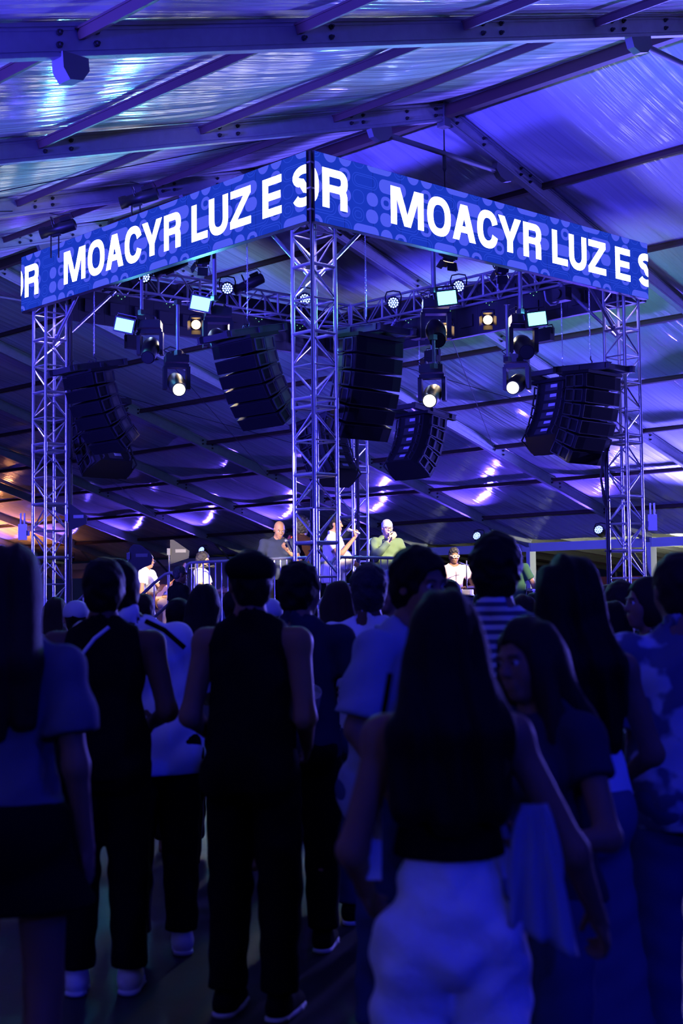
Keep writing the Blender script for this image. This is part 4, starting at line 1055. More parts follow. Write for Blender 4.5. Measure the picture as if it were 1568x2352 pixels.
# blue wash pars added behind the viewer to brighten the backs of the crowd
for x, lb in ((-18.6, 'added blue wash par on the eave behind the viewer'), (-13, 'added blue wash par on the rafter behind the viewer'), (-8, 'added blue wash par high on the rafter behind the viewer')):
    p = tw(x * KS, -2, -.7); par(p, Vector((6, 7, 1.0)), lb, (.002, .010, 1.), 430, M_blueled, 'added blue wash pars behind the viewer', 75, 1.5)
# toner lamps inside the tower tops
for n, lb in (('front', 'small violet lamp inside the top of the nearest tower'), ('left', 'small violet lamp inside the top of the left tower'), ('right', 'small violet lamp inside the top of the right tower'), ('back', 'small violet lamp inside the top of the far tower')):
    c = TOW[n]; par(Vector((c[0], c[1], 6.55)), Vector((c[0] + .02, c[1] + .01, 0)), lb, (.42, .32, 1.), 200, M_blueled, 'violet lamps inside the tower tops', 100, .8)
# strobe panels on the far headers, turned away from the viewer
for (x, y, dx, dy, lb) in ((XB + .14, YC + 2.3, 1, 0, 'strobe panel on the far right header turned away, nearer the right tower'), (XB + .14, YC + 5.0, 1, 0, 'strobe panel on the far right header turned away, nearer the far tower'), (XC + 2.3, YB + .14, 0, 1, 'strobe panel on the far left header turned away, nearer the left tower'), (XC + 5.0, YB + .14, 0, 1, 'strobe panel on the far left header turned away, nearer the far tower')):
    p = Vector((x, y, 6.10)); blinder(p, p + Vector((dx, dy, -.05)), lb, 1.05, 38)
    MB().tube(p + Vector((-.08 * dx, -.08 * dy, .1)), p + Vector((-.08 * dx, -.08 * dy, .35)), .02).build('hanger', M_steel, None); hg = bpy.context.scene.collection.objects[-1]; hg['label'] = lb.replace('strobe panel', 'hanger pipe').replace(' turned away', '').replace('nearer', 'near'); hg['category'] = 'pipe'; hg['group'] = 'hanger pipes of the far strobe panels'; hg.name = 'hanger_pipe'
# PAR uplights under the eaves of the roof frames
E_BLUE = (.11, .06, 1.)
for k, lb in ((4, 'lit blue par hanging under the far eave just left of the right tower'), (5, 'lit blue par under the far eave above the percussionist'), (9, 'lit blue par under the far eave right of the flag antennas'), (10, 'lit blue par under the far eave above the guitarist'), (11, 'lit blue par under the far eave right of the left tower'), (12, 'lit blue par under the far eave at the left edge of the picture'), (3, 'blue par under the far eave beyond the right edge'), (6, 'blue par under the far eave left of the percussionist'), (7, 'blue par under the far eave behind the stage centre'), (8, 'blue par under the far eave behind the standing singers'), (0, 'added blue par under the far eave well beyond the right edge'), (1, 'added blue par under the far eave far beyond the right edge'), (2, 'second, added blue par under the far eave beyond the right edge')):
    p = tw(THE - 2.52, k, -.74); t = tw(THE - 10.4, k - .5, .0) if k > 3 else tw(-3.5, k + .3, 0)
    par(p, t, lb, E_BLUE if k > 3 else (.13, .11, 1.), 1300 if k > 3 else (19000 if k > 1 else (9000 if k == 1 else 1200)), M_blueled, 'blue pars under the far eave', 95, 1.3)  # pars farthest beyond the right edge are added to light the left roof slope
for k in range(-1, 8):
    p = tw(-THE + 2.52, k, -.74); t = tw(-THE + 10.4, k + .35, 0) if k < 1 else tw(4.4, k + .35, -.45)
    par(p, t, ('first', 'second', 'third', 'fourth', 'fifth', 'sixth', 'seventh', 'eighth', 'ninth')[k + 1] + ' blue par along the near eave, counted from behind the viewer', (.02, .012, 1.) if k < 1 else (.065, .052, 1.), 1000 if k < 1 else (17500 if k < 4 else 1400), M_blueled, 'blue pars under the near eave', 95 if k < 1 else 50, 1.5)
# warm floodlights at the far left end
for i, (k, x, lb) in enumerate(((12.2, 10.4, 'warm floodlight on a stand far off at the left end'), (10.4, 13, 'second warm floodlight on a stand far off behind the left tower'))):
    g = tw(x, k); o = empty('floodlight', (g.x, g.y, 0), 0, lb, 'floodlight', 'warm floodlights far off')
    bar('stand', (0, 0, 0), (0, 0, 1.5), .025, M_blk, o); MB().box((0, 0, 1.6), (.3, .3, .18)).build('housing', M_blk, o); MB().box((0, 0, 1.70), (.26, .26, .01)).build('lens', M_warm, o)
    l = bpy.data.lights.new('flood', 'SPOT'); l.color = (1, .34, .13); l.energy = 2200; l.spot_size = 2.4; l.spot_blend = .8; l.shadow_soft_size = .15
    q = bpy.data.objects.new('flood', l); COL.objects.link(q); q.parent = o; q.matrix_basis = Matrix.Translation((0, 0, 1.75)) @ Matrix.Rotation(PI, 4, 'X')
# walkway lamps
for i, (x, y, z) in enumerate(((-3.4, 4.2, 2.85), (-1.0, 9.2, 2.7), (1.5, 6.4, 2.45))):
    o = empty('walkway_lamp', tw(THE + 8 + x, 3 + y / 5).to_tuple()[:2] + (z,), 0, ['small white lamp hanging in the walkway beyond the open side', 'white lamp in the walkway beyond the right tower', 'white lamp in the walkway left of the open bay'][i], 'lamp', 'lamps in the walkway')
    MB().lathe([(.05, .16), (.1, .1), (.12, 0)], 10).build('shade', M_lamp, o); MB().lathe([(.001, -.05), (.05, -.03), (.06, .01), (.001, .02)], 10).build('bulb', M_white, o)
    l = bpy.data.lights.new('bulb_light', 'POINT'); l.color = (.95, 1, .78); l.energy = 800; l.shadow_soft_size = .06
    q = bpy.data.objects.new('bulb_light', l); COL.objects.link(q); q.parent = o; q.location = (0, 0, -.12)
# suspension cable from the ridge, cables on the towers
a = tw(0, 2, -.4); o = empty('suspension_cable', (a.x, a.y, 7.3), 0, 'thin cable and turnbuckle hanging from the second roof frame peak', 'cable'); bar('cable', (0, 0, 0), (0, 0, a.z - 7.3), .011, M_rub, o, 6)
MB().lathe([(.01, a.z - 7.95), (.03, a.z - 7.9), (.03, a.z - 7.65), (.012, a.z - 7.6)], 8).build('turnbuckle', M_hw, o)
for n, off, z0, z1, lb in (('left', (HT + .05, -HT - .04), .3, 6.9, 'thick black cable run down the left tower'), ('back', (-.1, -HT - .05), .4, 6.5, 'thick black cable run down the far tower'), ('right', (-HT - .05, HT - .02), .3, 4.2, 'black cable run down the right tower'), ('front', (-.02, HT * .2), .2, 2.9, 'bundle of thin black cables inside the nearest tower')):
    c = TOW[n]; o = empty('cable_run', (c[0] + off[0], c[1] + off[1], z0), 0, lb, 'cable', 'cable runs down the towers')
    for j in range(3):
        MB().path([(.02 * math.cos(j * 2.1) + .008 * math.sin(i * 1.3 + j), .02 * math.sin(j * 2.1) + .008 * math.cos(i * 1.1 + j), (z1 - z0) * i / 14) for i in range(15)], .016, 6).build('cable', M_rub, o)
    for z in np.arange(.4, z1 - z0, .8): MB().box((0, 0, z), (.085, .085, .02)).build('cable_tie', M_rub, o)
o = empty('loose_cables', at(1388, 1060, 21.4), 0, 'loops of loose black cable hanging from the array beside the right tower', 'cable')
for j in range(4): MB().path([(.03 * j - .05, 0, .15), (-.12 + .05 * j, .03 * j, -.25), (-.06 + .04 * j, 0, -.6 - .05 * j), (.02, 0, -.75), (.06, 0, -.5)], .008, 5).build('cable', M_rub, o)
# access points with rod antennas clamped to the towers
for px, py, d, lb in ((52, 1222, 21.9, 'white box with rod antennas on the left tower'), (1498, 1200, 21.3, 'white box with rod antennas on the right tower')):
    o = empty('wireless_box', at(px, py, d), YAW - PI / 2, lb, 'antenna', 'wireless boxes on the towers')
    MB().box((0, 0, 0), (.13, .06, .25)).build('box', M_eave, o)
    for x in (-.03, .03): MB().tube((x, 0, .125), (x, 0, .30), .014, 8).build('antenna', M_eave, o)
    MB().box((.08 if px < 700 else -.08, 0, -.02), (.06, .03, .08)).build('clamp', M_steel, o)

# ------------------------------------------------------------------ stage, stairs, railings
SZ = 1.02
AW = YAW                 # facing away from the viewer
st = empty('stage', (XC + 3.72, YC + 3.66, 0), 0, 'raised black square stage between the four towers', 'stage')
for i in range(5):
    for j in range(5):
        MB().box((-2.432 + 1.216 * i, -2.432 + 1.216 * j, SZ - .05), (1.206, 1.206, .1)).build('deck_panel', mat('deck_black', (.03, .028, .027), .6), st)
for s, dx, dy in (('a', 0, -1), ('b', 0, 1), ('c', -1, 0), ('d', 1, 0)):
    MB().box((dx * 3.01, dy * 3.01, (SZ - .1) / 2), (6.02 if dx == 0 else .03, 6.02 if dy == 0 else .03, SZ - .1)).build('skirt', mat('skirt_black', (.01, .01, .012), .8, bump=('strand', 25, .5, .05)), st)
M_rail = mat('rail_steel', (.42, .42, .45), .3, .8)
def barrier(a, b, z0, label, hgt=1.12):
    a = Vector((a[0], a[1], z0)); b = Vector((b[0], b[1], z0)); L = (b - a).length; d = (b - a).normalized()
    o = empty('barrier', a, math.atan2(d.y, d.x), label, 'barrier', 'steel barriers along the stage edge')
    r = .14
    pts = [(0, 0, .1), (0, 0, hgt - r)] + [(r - r * math.cos(t), 0, hgt - r + r * math.sin(t)) for t in (.4, .8, 1.2, PI / 2)] + [(L - r + r * math.sin(t), 0, hgt - r + r * math.cos(t)) for t in (0, .4, .8, 1.2)] + [(L, 0, hgt - r), (L, 0, .1)]
    MB().path(pts, .021, 8).build('frame', M_rail, o, smooth=True); bar('bottom_rail', (0, 0, .16), (L, 0, .16), .016, M_rail, o)
    n = max(3, int(L / .13))
    for i in range(1, n): bar('upright', (L * i / n, 0, .16), (L * i / n, 0, hgt - .02), .009, M_rail, o, 6)
    for x in (.1, L - .1): MB().box((x, 0, .05), (.05, .5 if 0 else .3, .02)).tube((x, 0, .05), (x, 0, .16), .016).build('foot', M_rail, o)
    return o
SX0, SY0 = XC + .75, YC + .72
barrier((SX0 + .02, SY0 + .18), (SX0 + .02, SY0 + 1.75), SZ, 'steel barrier left of the nearest tower with bars catching warm light')
barrier((SX0 + .02, SY0 + 1.85), (SX0 + .02, SY0 + 3.0), SZ, 'steel barrier behind the man in the flat cap')
barrier((SX0 + .2, SY0 + .02), (SX0 + 1.5, SY0 + .02), SZ, 'steel barrier right of the nearest tower behind the leaning singer')
# stairs along the left edge
sx, sy0, sy1 = SX0 - .64, SY0 + 3.1, SY0 + 5.3
sr = empty('stairs', (sx, sy0, 0), 0, 'steel stage stairs with curved handrail on the left edge', 'stairs')
for i in range(6):
    MB().box((0, .18 + i * .37, SZ * (1 - (i + .5) / 6.3) - .02), (1.0, .34, .04)).build('tread', mat('tread_black', (.03, .03, .03), .5), sr)
for x in (-.5, .5):
    MB().prism([(0, SZ - .06), (0, SZ - .26), (2.2, -.0), (2.2, .14)], .03, Matrix(((0, 0, 1), (1, 0, 0), (0, 1, 0))), (x, 0, 0)).build('stringer', M_steel, sr)
    top = [(x, 2.35, .86), (x, .45, 1.86), (x, .18, 1.98), (x, .02, 2.00), (x, -.12, 1.93), (x, -.18, 1.80), (x, -.14, 1.66), (x, .02, 1.58), (x, 2.3, .38)]
    MB().path(top, .024, 8).build('handrail', M_rail, sr, smooth=True)
    for i in range(7):
        y = .12 + i * .35; bar('baluster', (x, y, SZ - .1 - y * .46), (x, y, 1.98 - max(0, y - .18) * .52), .010, M_rail, sr, 6)
# ---- mics, stands, instruments
M_mic = mat('mic_black', (.02, .02, .02), .4); M_mesh = mat('mic_mesh', (.35, .35, .37), .35, .8)
def mic(a, d, label, col=None):
    d = Vector(d).normalized(); o = empty('microphone', a, 0, label, 'microphone', 'hand-held microphones'); R = d.to_track_quat('Z', 'Y').to_matrix()
    MB().lathe([(.009, -.15), (.012, -.14), (.017, .0), (.019, .02)], 12, R).build('handle', col or M_mic, o, smooth=True)
    MB().lathe([(.019, .02), (.025, .035), (.026, .05), (.018, .068), (.001, .073)], 12, R).build('head', M_mesh, o, smooth=True)
    return o
def mic_stand(px, d, z0, tip, label, boom=True):
    g = ground(px, d); o = empty('mic_stand', (g[0], g[1], z0), 0, label, 'mic stand', 'microphone stands on the stage'); t = Vector(tip) - Vector((g[0], g[1], z0))
    MB().lathe([(.13, 0), (.13, .015), (.02, .03)], 16).build('base', M_mic, o)
    hz = t.z + .05 if boom else t.z - .12
    bar('pole', (0, 0, 0), (0, 0, hz), .011, M_mic, o)
    if boom: bar('boom', (-t.x * .4, -t.y * .4, hz - .03 - .05), (t.x * .85, t.y * .85, t.z), .008, M_hw, o)
    d_ = Vector((t.x, t.y, .02)) if boom else Vector((0, 0, 1))
    R = (d_.normalized() if d_.length > .01 else Vector((0, 0, 1))).to_track_quat('Z', 'Y').to_matrix()
    MB().lathe([(.012, -.09), (.018, .02), (.026, .04), (.018, .065), (.001, .07)], 10, R, t).build('microphone', M_mic, o)
    return o
def paddle(p, label, rz, pole=None, shape=0, s=1.):
    o = empty('paddle_antenna', p, rz, label, 'antenna', 'black paddle antennas on poles')
    poly = [(-.14, -.17), (.14, -.08), (.15, .03), (-.09, .20), (-.14, .2)] if shape == 0 else [(-.15, -.16), (-.05, -.18), (.15, -.1), (.17, .0), (.12, .08), (.0, .17), (-.09, .18), (-.15, .12)]
    MB().prism([(x * s, y * s) for x, y in poly], .014, Matrix(((1, 0, 0), (0, 0, -1), (0, 1, 0)))).build('blade', mat('antenna_grey', (.02, .02, .022), .8, spec=.15), o)
    MB().box((.02 * s, -.009, .03), (.16 * s, .003, .05)).build('label_plate', mat('antenna_label', (.03, .03, .03), .5), o)
    MB().box((-.16 * s, 0, .02), (.05, .05, .1)).build('mount', M_hw, o)
    if pole: bar('pole', (-.16 * s, 0, .05), (-.16 * s, 0, -pole), .012, M_mic, o)
    return o
RZC = YAW - PI / 2      # local x along the picture's horizontal
paddle(at(178, 1191, 21.4), 'dark paddle antenna clamped beside the left tower', RZC - .3, None, 0, 1.1)
paddle(at(322, 1280, 20.6), 'rounded dark paddle antenna left of the guitarist', RZC, 1.4, 1, 1.1)
paddle(at(412, 1270, 20.8), 'pointed grey paddle antenna above the man in the black tee', RZC, 1.4, 0, 1.)
# ------------------------------------------------------------------ people
C_ = lambda n, c, r=.9, **k: mat('cloth_' + n, c, r, spec=.06, bump=k.pop('bump', ('noise', 260, .25, .002)), **k)
W_TEE, BLK, NAVY, CREAM, KHAKI = C_('white', (.78, .78, .80)), C_('black', (.004, .004, .005)), C_('navy', (.022, .027, .05)), C_('cream', (.62, .55, .44)), C_('khaki', (.45, .34, .20))
OLIVE, DENIM, PINK, LIGHTB, GREY = C_('olive', (.11, .16, .085)), C_('denim', (.05, .07, .14)), C_('pink', (.62, .46, .48)), C_('pale_blue', (.30, .33, .42)), C_('grey', (.12, .12, .13))
GREEN, WHITEP, REDB = C_('green', (.04, .10, .055)), C_('white_twill', (.85, .85, .88), bump=('noise', 9, .55, .05)), C_('black_red', (.02, .008, .008))
H_BLK = mat('hair_black', (.005, .004, .004), .6, spec=.1, bump=('strand', 160, .6, .01)); H_BRN = mat('hair_brown', (.022, .012, .008), .6, spec=.12, bump=('strand', 160, .6, .01))
H_GRY = mat('hair_grey', (.42, .42, .42), .6, bump=('noise', 200, .5, .004)); H_CUR = mat('hair_curly', (.007, .005, .005), .7, bump=('noise', 70, 1., .01)); M_cap = mat('cap_white', (.5, .5, .53), .8)
def stripes(name, ca, cb, sc, axis='Z', rot=(0, 0, 0), w=.5):
    m = bpy.data.materials.new(name); m.use_nodes = True; nt = m.node_tree; b = nt.nodes['Principled BSDF']; b.inputs['Roughness'].default_value = .85; b.inputs['Specular IOR Level'].default_value = .2
    tc = nt.nodes.new('ShaderNodeTexCoord'); wv = nt.nodes.new('ShaderNodeTexWave'); wv.bands_direction = axis; wv.inputs['Scale'].default_value = sc; wv.inputs['Distortion'].default_value = .5
    cr = nt.nodes.new('ShaderNodeValToRGB'); cr.color_ramp.interpolation = 'CONSTANT'; cr.color_ramp.elements[0].color = (*ca, 1); cr.color_ramp.elements[1].color = (*cb, 1); cr.color_ramp.elements[1].position = w
    nt.links.new(tc.outputs['Object'], wv.inputs['Vector']); nt.links.new(wv.outputs['Fac'], cr.inputs['Fac']); nt.links.new(cr.outputs['Color'], b.inputs['Base Color']); return m
def printed(name, ca, cb, sc, kind='voronoi', thr=.35):
    m = bpy.data.materials.new(name); m.use_nodes = True; nt = m.node_tree; b = nt.nodes['Principled BSDF']; b.inputs['Roughness'].default_value = .85; b.inputs['Specular IOR Level'].default_value = .2
    tc = nt.nodes.new('ShaderNodeTexCoord'); t = nt.nodes.new('ShaderNodeTexVoronoi' if kind == 'voronoi' else 'ShaderNodeTexNoise'); t.inputs['Scale'].default_value = sc
    if kind == 'voronoi': t.inputs['Randomness'].default_value = .25
    cr = nt.nodes.new('ShaderNodeValToRGB'); cr.color_ramp.elements[0].color = (*ca, 1); cr.color_ramp.elements[1].color = (*cb, 1); cr.color_ramp.elements[0].position = thr; cr.color_ramp.elements[1].position = thr + .08
    nt.links.new(tc.outputs['Object'], t.inputs['Vector']); nt.links.new(t.outputs[0], cr.inputs['Fac']); nt.links.new(cr.outputs['Color'], b.inputs['Base Color']); return m
STRIPE = stripes('striped_shirt', (.06, .07, .12), (.55, .56, .6), 9, 'Z'); PRINT = printed('printed_shirt', (.10, .11, .16), (.48, .5, .56), 9, 'noise', .48); DRESS = printed('patterned_dress', (.45, .45, .5), (.02, .02, .04), 26, 'voronoi', .32)
M_bot = mat('bottle_green', (.02, .12, .03), .1, spec=.8, coat=.5); M_gold = mat('glasses_black', (.01, .01, .01), .3); M_wglass = mat('glasses_white', (.85, .6, .35), .4)
def bottle(p, label, m=None, tilt=(0, 0, 1), s=1.):
    o = empty('bottle', p, 0, label, 'bottle'); R = Vector(tilt).to_track_quat('Z', 'Y').to_matrix()
    MB().lathe([(.001, -.10 * s), (.03 * s, -.10 * s), (.032 * s, -.08 * s), (.032 * s, .03 * s), (.014 * s, .075 * s), (.013 * s, .115 * s), (.016 * s, .12 * s), (.001, .125 * s)], 12, R).build('glass', m or M_bot, o, smooth=True)
    MB().lathe([(.0325 * s, -.06 * s), (.0328 * s, -.055 * s), (.0328 * s, .0), (.0325 * s, .005 * s)], 12, R, cap=False).build('label_band', M_eave, o)
    return o
SG = 'performers on the stage'
def stage_person(label, px, d, **k):
    g = ground(px, d); z0 = k.pop('z0', SZ); k.setdefault('face', True); k.setdefault('hv', .0065); k.setdefault('group', SG)
    return person(label, g, z0, **k)
RIGHT, LEFT, TOWARD = YAW - PI / 2, YAW + PI / 2, YAW - PI
# guitarist
ps = seated(.47, .16); ps.update(eL=(-.30, .12, .74 + .0), wL=(-.27, .40, .92), eR=(.31, .02, .72), wR=(.10, .30, .66))
g1 = stage_person('seated guitarist in a white polo and khaki trousers playing an acoustic guitar', 338, 23.2, facing=RIGHT - .25, h=1.72, pose=ps, top=dict(mat=W_TEE, sleeve=.27, hem=.93, name='polo_shirt'), bottom=dict(mat=KHAKI, name='trousers', waist=1.02), shoes=mat('shoe_white', (.6, .6, .6), .5), hair=dict(kind='buzz', mat=H_GRY), skin='brown', head=(-.1, .12, 0), belly=.03, extras=dict(glasses=M_gold), hand_curl=(1.1, .8), hand_n=((0, -.6, -.5), (-.3, -.6, -.3)))
def chair_at(root, label, z=.47):
    p = root.location; o = empty('stool', (p.x, p.y, p.z), root.rotation_euler.z, label, 'stool', 'stools of the seated performers')
    MB().lathe([(.001, z - .05), (.19, z - .05), (.2, z - .02), (.19, z - .012), (.001, z - .012)], 18).build('seat', mat('stool_black', (.02, .02, .02), .5), o)
    for a in range(4): bar('leg', (.12 * math.cos(a * PI / 2 + .78), .12 * math.sin(a * PI / 2 + .78), z - .05), (.2 * math.cos(a * PI / 2 + .78), .2 * math.sin(a * PI / 2 + .78), 0), .012, M_rail, o)
    return o
chair_at(g1, 'black stool under the seated guitarist')
def guitar(root):
    o = empty('acoustic_guitar', root.location, root.rotation_euler.z, 'acoustic guitar held by the seated guitarist', 'guitar')
    ax = Vector((-.50, .20, .52)).normalized(); nrm = Vector((.25, .93, -.12)); nrm = (nrm - ax * nrm.dot(ax)).normalized(); sd = nrm.cross(ax)
    R = Matrix((sd, ax, nrm)).transposed(); c = Vector((.06, .27, .64))
    out = []
    for i in range(40):
        t = 2 * PI * i / 40; y = -.24 * math.cos(t); w_ = (.19 - .05 * (y + .24) / .48) * (1 - .28 * math.exp(-((y - .03) / .07) ** 2)); out.append((w_ * math.sin(t), y))
    wood = mat('guitar_top', (.55, .30, .10), .3, coat=.4); dark = mat('guitar_side', (.12, .04, .015), .3, coat=.4)
    MB().prism(out, .095, R, c).build('body', dark, o); MB().prism([(x * .98, y * .98) for x, y in out], .006, R, c + nrm * .049).build('soundboard', wood, o)
    MB().prism([(.05 * math.cos(t), .05 * math.sin(t)) for t in np.linspace(0, 2 * PI, 17)[:-1]], .003, R, c + nrm * .0535 + ax * .06).build('sound_hole', M_rub, o)
    MB().box(c + ax * .42 + nrm * .045, (.052, .46, .022), R).build('neck', dark, o); MB().box(c + ax * .72 + nrm * .035, (.075, .15, .018), R).build('headstock', dark, o)
    MB().box(c - ax * .13 + nrm * .055, (.13, .022, .01), R).build('bridge', M_rub, o)
    for i in range(6): bar('string', c - ax * .13 + nrm * .062 + sd * (-.022 + .0088 * i), c + ax * .66 + nrm * .06 + sd * (-.018 + .0072 * i), .0009, M_mesh, o, 4)
guitar(g1)
# man on the stairs
g2 = stage_person('man in a black tee standing on the stage stairs, seen from behind turned right', 411, 19.4, z0=.34, facing=RIGHT + .5, h=1.74, top=dict(mat=BLK, sleeve=.27, boxy=True), bottom=dict(mat=BLK), shoes=BLK, hair=dict(kind='buzz', mat=H_CUR), skin='dark', head=(-.15, .1, 0), belly=.03, build=1.06, extras=dict(glasses=M_gold), pose=dict(eR=(.27, .05, 1.12), wR=(.18, .28, 1.06)), hand_curl=(.5, .9))
# curly man at his mic
ps = seated(.47, .15); ps.update(eL=(-.26, .1, .72), wL=(-.18, .36, .72), eR=(.26, .1, .72), wR=(.16, .36, .74))
g3 = stage_person('seated bearded man with curly hair and a white tee at a boom mic', 463, 22.6, facing=RIGHT - .2, h=1.70, pose=ps, top=dict(mat=W_TEE, sleeve=.27, hem=.93), bottom=dict(mat=DENIM), shoes=BLK, hair=dict(kind='curly', mat=H_CUR, size=.022, noise=.006, freq=70, len=1.40), skin='tan', head=(-.15, .2, 0), extras=dict(glasses=M_gold, beard=H_BLK))
chair_at(g3, 'black stool under the curly haired man')
mic_stand(449, 22.2, SZ, at(484, 1301, 22.3), 'boom mic stand in front of the curly haired man')
# bald singer
g4 = stage_person('bald man in a navy tee looking down at a microphone in his hand', 640, 19.6, facing=TOWARD + .25, h=1.70, pose=dict(eL=(-.29, .10, 1.14), wL=(-.08, .24, 1.30), eR=(.30, .05, 1.12), wR=(.30, .22, .98)), top=dict(mat=NAVY, sleeve=.30, boxy=True, fold=.006), bottom=dict(mat=BLK), shoes=BLK, skin='brown', head=(.1, .42, 0), build=1.08, belly=.03, hand_curl=(1.3, .6), hand_n=((.3, .2, .8), None), extras=dict(earpiece=M_mic))
mic(pworld(g4, (-.07, .29, 1.40)), (pworld(g4, (-.03, .20, 1.53)) - pworld(g4, (-.07, .29, 1.40))), 'microphone in the hand of the bald man')
# back-turned person in black and red
g5 = stage_person('person with a dark afro in a black jacket with orange-red trim, back turned', 694, 20.3, facing=RIGHT + .9, h=1.75, top=dict(mat=REDB, sleeve=.9, boxy=True, name='jacket'), bottom=dict(mat=BLK), shoes=BLK, hair=dict(kind='afro', mat=H_CUR, size=.045, noise=.008, freq=75), skin='dark', build=1.1, pose=dict(eR=(.28, .1, 1.15), wR=(.2, .36, 1.2), eL=(-.28, .1, 1.14), wL=(-.15, .34, 1.12)))
MB().path([pworld(g5, (-.10, -.13, 1.50)), pworld(g5, (-.165, -.135, 1.40)), pworld(g5, (-.20, -.12, 1.25)), pworld(g5, (-.19, -.12, 1.10))], .03, 8).build('jacket_trim', mat('trim_orange', (.75, .12, .03), .7))
jt = bpy.data.objects['jacket_trim']; bpy.context.view_layer.update(); jt.parent = g5; jt.matrix_parent_inverse = g5.matrix_world.inverted()
# beige singer leaning on the rail
g6 = stage_person('stout man in a cream shirt singing into a microphone behind the nearest tower', 768, 18.9, facing=RIGHT - .15, h=1.72, pose=dict(eR=(.30, .12, 1.16), wR=(.10, .30, 1.42), eL=(-.30, .12, 1.14), wL=(-.22, .42, .99)), top=dict(mat=CREAM, sleeve=.30, boxy=True, hem=.80, fold=.006, loose=.02), bottom=dict(mat=KHAKI), shoes=BLK, hair=dict(kind='short', mat=H_BLK, off=.008), skin='brown', head=(0, .05, 0), belly=.10, build=1.25, hand_curl=(.6, 1.3), hand_n=(None, (-.4, -.2, .6)))
mic(pworld(g6, (.045, .25, 1.53)), (pworld(g6, (.0, .14, 1.57)) - pworld(g6, (.055, .25, 1.53))), 'pale microphone held to the mouth of the man in the cream shirt', mat('mic_pale', (.5, .5, .5), .4))
MB().path([pworld(g6, (-.25, .42, 1.0)), pworld(g6, (-.27, .45, 1.02)), pworld(g6, (-.25, .48, 1.0))], .012, 6).build('wristband', W_TEE)
jt = bpy.data.objects['wristband']; bpy.context.view_layer.update(); jt.parent = g6; jt.matrix_parent_inverse = g6.matrix_world.inverted()
# grey-haired singer
g7 = stage_person('grey haired man with glasses in an olive jacket singing, holding a green bottle', 890, 21.0, facing=TOWARD + .45, h=1.77, pose=dict(eR=(.27, .12, 1.18), wR=(.07, .25, 1.44), eL=(-.28, .06, 1.15), wL=(-.25, .30, 1.20)), top=dict(mat=OLIVE, sleeve=.92, boxy=True, name='jacket', fold=.007, hem=.78), bottom=dict(mat=GREY), shoes=BLK, hair=dict(kind='short', mat=H_GRY, off=.007), skin='light', head=(-.15, .1, 0), build=1.08, belly=.03, hand_curl=(1.1, 1.3), hand_n=((.4, -.1, .4), (-.5, .1, .6)), extras=dict(glasses=M_gold, browmat=H_GRY))
mic(pworld(g7, (.03, .21, 1.52)), (pworld(g7, (-.01, .14, 1.585)) - pworld(g7, (.03, .21, 1.52))), 'microphone held to the mouth of the grey haired man')
bottle(pworld(g7, (-.22, .40, 1.20)), 'green bottle in the hand of the grey haired singer')
# percussionist
ps = seated(.47, .2); ps.update(eL=(-.32, .12, .74), wL=(-.10, .34, .73), eR=(.32, .12, .74), wR=(.12, .32, .74))
g8 = stage_person('smiling seated percussionist with pale sunglasses and an open pink shirt', 1043, 23.4, facing=TOWARD + .15, h=1.76, pose=ps, top=dict(mat=PINK, sleeve=.28, hem=.93, neck=.085), bottom=dict(mat=DENIM), shoes=BLK, hair=dict(kind='tall', mat=H_CUR, noise=.008, freq=80, off=.01), skin='dark', head=(.1, .08, 0), extras=dict(glasses=M_wglass, rim=.006, lens=(.025, .02), dark_lens=mat('lens_dark', (.05, .04, .04), .2)), hand_n=((0, 0, -1), (0, 0, -1)), hand_curl=(.3, .3))
chair_at(g8, 'black stool under the percussionist')
dr = empty('hand_drum', pworld(g8, (0, .50, 0)), 0, 'pale tambourine-like drum on a stand before the percussionist', 'drum')
MB().lathe([(.001, .60), (.20, .60), (.205, .615), (.205, .69), (.20, .70), (.001, .70)], 24).build('shell', mat('drum_white', (.7, .68, .66), .4), dr)
MB().lathe([(.208, .60), (.214, .605), (.214, .618), (.208, .62)], 24, cap=False).build('hoop', M_mesh, dr)
for a in range(3): bar('leg', (0, 0, .58), (.22 * math.cos(a * 2.1), .22 * math.sin(a * 2.1), 0), .012, M_hw, dr)
mic_stand(1072, 23.0, SZ, at(1058, 1294, 22.9), 'boom mic stand right of the percussionist')
mic_stand(1016, 23.0, SZ, at(1018, 1312, 22.9), 'short straight mic stand left of the percussionist', False)
ps = seated(.47, .18); ps.update(eL=(-.28, .12, .74), wL=(-.12, .34, .66), eR=(.28, .12, .74), wR=(.12, .34, .66))
g9 = stage_person('man in a green shirt seated right of the stage, back half turned', 1186, 22.4, facing=RIGHT + .7, h=1.75, pose=ps, top=dict(mat=GREEN, sleeve=.3, hem=.9, boxy=True), bottom=dict(mat=DENIM), shoes=BLK, hair=dict(kind='buzz', mat=H_CUR), skin='tan', group=SG)
chair_at(g9, 'black stool under the man in the green shirt')
dm = empty('conga_drum', pworld(g9, (.34, .1, 0)), 0, 'dark drum with a small amber label beside the man in green', 'drum')
MB().lathe([(.12, .0), (.13, .05), (.17, .35), (.15, .66), (.155, .70), (.001, .70)], 20).build('shell', mat('drum_black', (.015, .012, .012), .25, coat=.4), dm); MB().lathe([(.16, .66), (.168, .665), (.168, .69), (.16, .70)], 20, cap=False).build('hoop', M_mesh, dm)
q = (camp - dm.location); q.z = 0; q.normalize(); MB().box(q * .172 + Vector((0, 0, .42)), (.05, .05, .025)).build('badge', mat('amber_badge', (.7, .35, .05), .4), dm)

